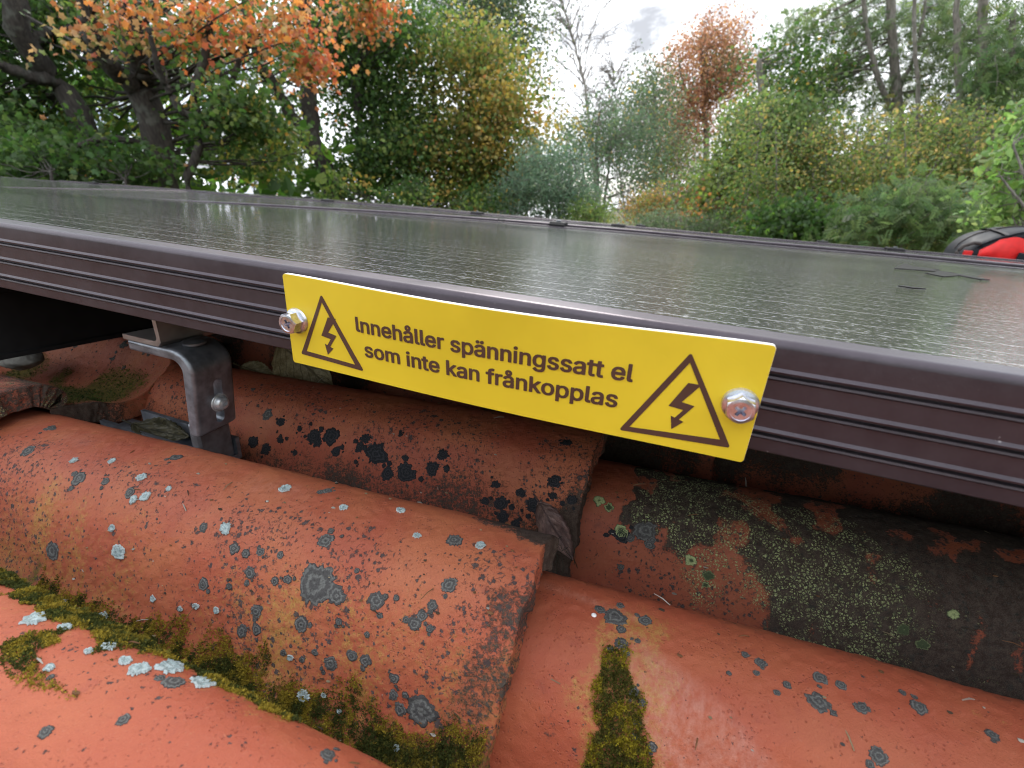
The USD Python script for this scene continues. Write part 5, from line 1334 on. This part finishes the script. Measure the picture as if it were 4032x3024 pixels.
tree('hazel_shrub', 'yellow flecked shrub in front of the twin ash trunks', 'shrub',
     [([(18.6, -14.0, 9.2), (18.6, -8.5, 9.2), (18.2, -4.0, 9.2), (18.5, -0.1, 9.2)], 0.028, 0.01), ([(18.8, -12.4, 9.2), (19.4, -7.5, 9.2), (19.5, -3.6, 9.2), (19.3, -0.7, 9.2)], 0.02, 0.007), ([(18.4, -12.4, 9.2), (17.7, -7.6, 9.2), (17.4, -3.4, 9.2)], 0.02, 0.007)],
     [(18.4, -2.2, 9.2, 0.32, 0.5, 0.58, 40, 39, 0.17, THICK),
      (18.6, -5.9, 9.2, 0.35, 0.5, 0.56, 46, 39, 0.17, THICKG),
      (18.5, -8.9, 8.7, 0.31, 0.4, 0.27, 26, 39, 0.15, THICKG)],
     ('oval', 0.0501), 36, bark='bark_grey', group='shrubs of the yellowing thicket')
tree('hazel_shrub', 'rightmost shrub of the yellowing thicket, above the bag', 'shrub',
     [([(20.4, -14.2, 8.7), (20.4, -8.9, 8.7), (19.9, -4.4, 8.7), (20.1, -0.6, 8.7)], 0.028, 0.01), ([(20.6, -12.6, 8.7), (21.0, -7.9, 8.7), (21.1, -4.0, 8.7), (20.9, -1.2, 8.7)], 0.02, 0.007), ([(20.2, -12.6, 8.7), (19.5, -7.9, 8.7), (19.2, -3.8, 8.7)], 0.02, 0.007)],
     [(20.1, -2.7, 8.7, 0.29, 0.5, 0.54, 40, 39, 0.17, THICK),
      (20.3, -6.3, 8.7, 0.32, 0.5, 0.52, 46, 39, 0.17, THICK),
      (20.3, -9.2, 8.2, 0.29, 0.4, 0.25, 26, 39, 0.15, THICKG)],
     ('oval', 0.0501), 37, bark='bark_grey', group='shrubs of the yellowing thicket')
tree('rowan_shrub', 'feathery green shrub low in front of the thicket', 'shrub',
     [([(13.7, -13.5, 6.6), (13.6, -8.4, 6.6), (13.1, -5.5, 6.6)], 0.02, 0.01), ([(14.0, -13.5, 6.6), (15.4, -8.8, 6.6), (16.6, -5.9, 6.6)], 0.02, 0.01)],
     [(13.1, -6.3, 6.6, 0.34, 0.5, 0.24, 30, 25, 0.16, ASHD),
      (16.6, -5.9, 6.6, 0.28, 0.5, 0.28, 30, 25, 0.16, ASHD),
      (18.8, -7.8, 6.8, 0.28, 0.5, 0.23, 26, 25, 0.16, ASHD)],
     ('pinnate', 0.1044), 41, bark='bark_grey')
tree('lilac_shrub', 'bright green large leaved branch at the right edge', 'shrub',
     [([(24.8, -14.5, 4.2), (24.0, -9.5, 4.2), (23.0, -5.8, 4.2), (22.1, -2.6, 4.2)], 0.015, 0.006), ([(23.9, -8.8, 4.2), (22.6, -6.8, 4.2), (21.5, -4.8, 4.2)], 0.01, 0.005)],
     [(22.3, -3.4, 4.6, 0.1, 0.3, 0.14, 20, 25, 0.08, BRIGHT),
      (22.2, -6.7, 4.6, 0.11, 0.3, 0.16, 22, 25, 0.08, BRIGHT),
      (22.9, -1.1, 4.6, 0.06, 0.2, 0.11, 9, 23, 0.08, BRIGHT)],
     ('oval', 0.0543), 42, bark='bark_grey')
tree('dogwood_shrub', 'pale green shrub along the panel edge in the middle', 'shrub',
     [([(-3.6, -8.9, 9), (-3.1, -5.0, 9), (-3.3, -2.6, 9)], 0.02, 0.01)],
     [(-5.6, -2.5, 9, 0.55, 0.5, 0.25, 46, 47, 0.15, SAGE),
      (-0.7, -4.2, 9, 0.61, 0.5, 0.27, 56, 47, 0.15, SAGE),
      (2.7, -5.4, 8.6, 0.42, 0.4, 0.25, 36, 47, 0.15, MIDL)],
     ('narrow', 0.0766), 43, bark='bark_grey')
tree('spirea_shrub', 'low amber coloured shrub behind the pale green one', 'shrub',
     [([(-7.1, -6.2, 11), (-6.6, -2.3, 11), (-6.7, -0.6, 11)], 0.02, 0.01)],
     [(-6.5, -0.4, 11, 0.55, 0.6, 0.27, 46, 43, 0.18, AMBER),
      (-1.6, -0.7, 11.5, 0.53, 0.6, 0.33, 36, 43, 0.2, BROWN),
      (-3.8, 0.3, 12, 0.4, 0.6, 0.4, 20, 39, 0.22, GREYY)],
     ('oval', 0.0557), 44, bark='bark_grey')
tree('broadleaf_shrub', 'dark glossy shrub above the panels right of the middle', 'shrub',
     [([(6.9, -11.7, 7.4), (6.9, -7.2, 7.4), (6.5, -4.8, 7.4)], 0.02, 0.01)],
     [(6.1, -5.2, 7.4, 0.53, 0.5, 0.27, 56, 47, 0.16, DEEPB),
      (9.8, -6.9, 7.4, 0.34, 0.4, 0.23, 36, 47, 0.16, DEEPB)],
     ('maple', 0.0592), 45, bark='bark_grey')
tree('field_maple_shrub', 'low leafy boughs over the panels at the foot of the dark maples', 'shrub',
     [([(-35.2, 0.4, 7.6), (-34.4, 4.7, 7.6), (-34.8, 6.7, 7.6)], 0.03, 0.012), ([(-34.4, 1.3, 7.6), (-30.9, 4.4, 7.6), (-28.2, 4.8, 7.6)], 0.02, 0.01)],
     [(-31.4, 6.3, 7.8, 0.61, 0.6, 0.16, 17, 55, 0.15, DEEPY),
      (-23.8, 3.8, 8, 0.5, 0.5, 0.21, 20, 55, 0.16, MID),
      (-37.6, 8.6, 7.8, 0.39, 0.5, 0.12, 7, 51, 0.14, MID)],
     ('maple', 0.0557), 46)
tree('field_maple_shrub', 'low dark boughs over the panels at the far left', 'shrub',
     [([(-62.4, 8.3, 6), (-61.1, 11.4, 6), (-60.6, 13.4, 6)], 0.03, 0.012), ([(-56.8, 7.2, 6.2), (-56.3, 10.3, 6.2), (-55.9, 12.2, 6.2)], 0.03, 0.012)],
     [(-61.2, 14.1, 6.8, 0.57, 0.5, 0.13, 30, 66, 0.18, DEEP),
      (-54.9, 12.9, 7, 0.45, 0.5, 0.11, 13, 66, 0.16, DEEP)],
     ('maple', 0.0571), 47)

# bare birches against the sky
def birch(label, foot, trunk, r0, seed, ntw, spread):
    rng = np.random.default_rng(seed)
    P = [at(*q) for q in trunk]
    O = np.array([P[0][0], P[0][1], 0.0])
    t = thing('birch_tree', label, 'tree', loc=O)
    P = [np.array([P[0][0], P[0][1], -.1])] + P
    L = smooth_line(P, 8, rng, .01)
    R = np.linspace(r0, r0 * .12, len(L))
    part('trunk', tube(L - O, R, 9), M['bark_birch'], t, smooth=True)
    fine = []
    lo = len(L) // 3
    for k in range(ntw):
        i = rng.integers(lo, len(L) - 2)
        a = L[i]; up_ = 1 - (i - lo) / (len(L) - lo)
        az = rng.uniform(0, 2 * np.pi); ln = spread * (.35 + .75 * up_) * rng.uniform(.6, 1.2)
        d = np.array([math.cos(az), math.sin(az), 0])
        B = smooth_line([a, a + d * ln * .35 + [0, 0, ln * .45], a + d * ln * .7 + [0, 0, ln * .75], a + d * ln + [0, 0, ln * .8]], 4, rng, ln * .012)
        if k < 14:
            part('limb', tube(B - O, np.linspace(r0 * .22, .006, len(B)), 5), M['bark_birch'], t, smooth=True)
        else:
            fine.append(tube(B - O, np.linspace(.020, .009, len(B)), 4))
        for j in range(12):
            s = B[rng.integers(3, len(B))]
            e = rng.normal(0, 1, 3); e[2] = abs(e[2]) * .4; e /= np.linalg.norm(e); l2 = ln * rng.uniform(.15, .4)
            C = smooth_line([s, s + e * l2 * .5 + [0, 0, .1 * l2], s + e * l2 * .9 - [0, 0, .1 * l2], s + e * l2 - [0, 0, .5 * l2]], 2)
            fine.append(tube(C - O, np.linspace(.009, .005, len(C)), 3))
    part('twigs', cat_meshes(fine), M['bark_grey'], t, smooth=True, kind='stuff')
birch('bare white birch with a slim trunk against the bright sky', None, [(-11.3, 1.7, 22), (-11.0, 7.2, 22), (-10.7, 12.2, 22), (-11.0, 15.8, 22), (-11.4, 18.8, 22), (-11.6, 22.2, 22)], 0.13, 51, 84, 2.7)
birch('smaller bare birch right of the white one, only fine twigs left', None, [(-8.7, 1.1, 24), (-8.3, 6.5, 24), (-7.8, 10.6, 24), (-7.6, 13.7, 24)], 0.07, 52, 80, 2.2)


# the garden's other trees, round the sides and back of the house, one dark mass
rng = np.random.default_rng(77)
aa = np.radians(rng.uniform(118, 318, 330)); dd = rng.uniform(8.5, 13, 330); hh = rng.uniform(.3, 1.0, 330) ** .8 * rng.uniform(5.5, 12.0, 330)
cc = np.stack([dd * np.sin(aa), dd * np.cos(aa), hh], 1)
ix = np.repeat(np.arange(330), 26)
pos = cc[ix] + rng.normal(0, 1, (len(ix), 3)) * [.75, .75, .5]
cl = np.array([DG, GR, LG])[rng.choice(3, len(ix), p=(.5, .4, .1))] * rng.uniform(.7, 1.3, (len(ix), 1))
v, f, c3 = leaves(rng, pos, .42, 'oval', cl)
wood = part('garden_wood', (v, f), M['leaf'], smooth=False, kind='stuff', colors=dict(leafcol=c3))

# the walls below the eaves, seen only from elsewhere
wl = [rbox((-3.9, -.9, 0), (2.7, -.78, 2.7), .01), rbox((-3.9, 3.1, 0), (2.7, 3.22, 2.7), .01), rbox((2.6, -.9, 0), (2.72, 3.22, 2.7), .01), rbox((-3.9, -.9, 0), (-3.78, 3.22, 2.7), .01)]
hb = np.linalg.inv(L2W)
for w in wl:
    w.vertices = (w.vertices - HOUSE) @ L2W
    part('wall', w, M['wall'], house, smooth=False)
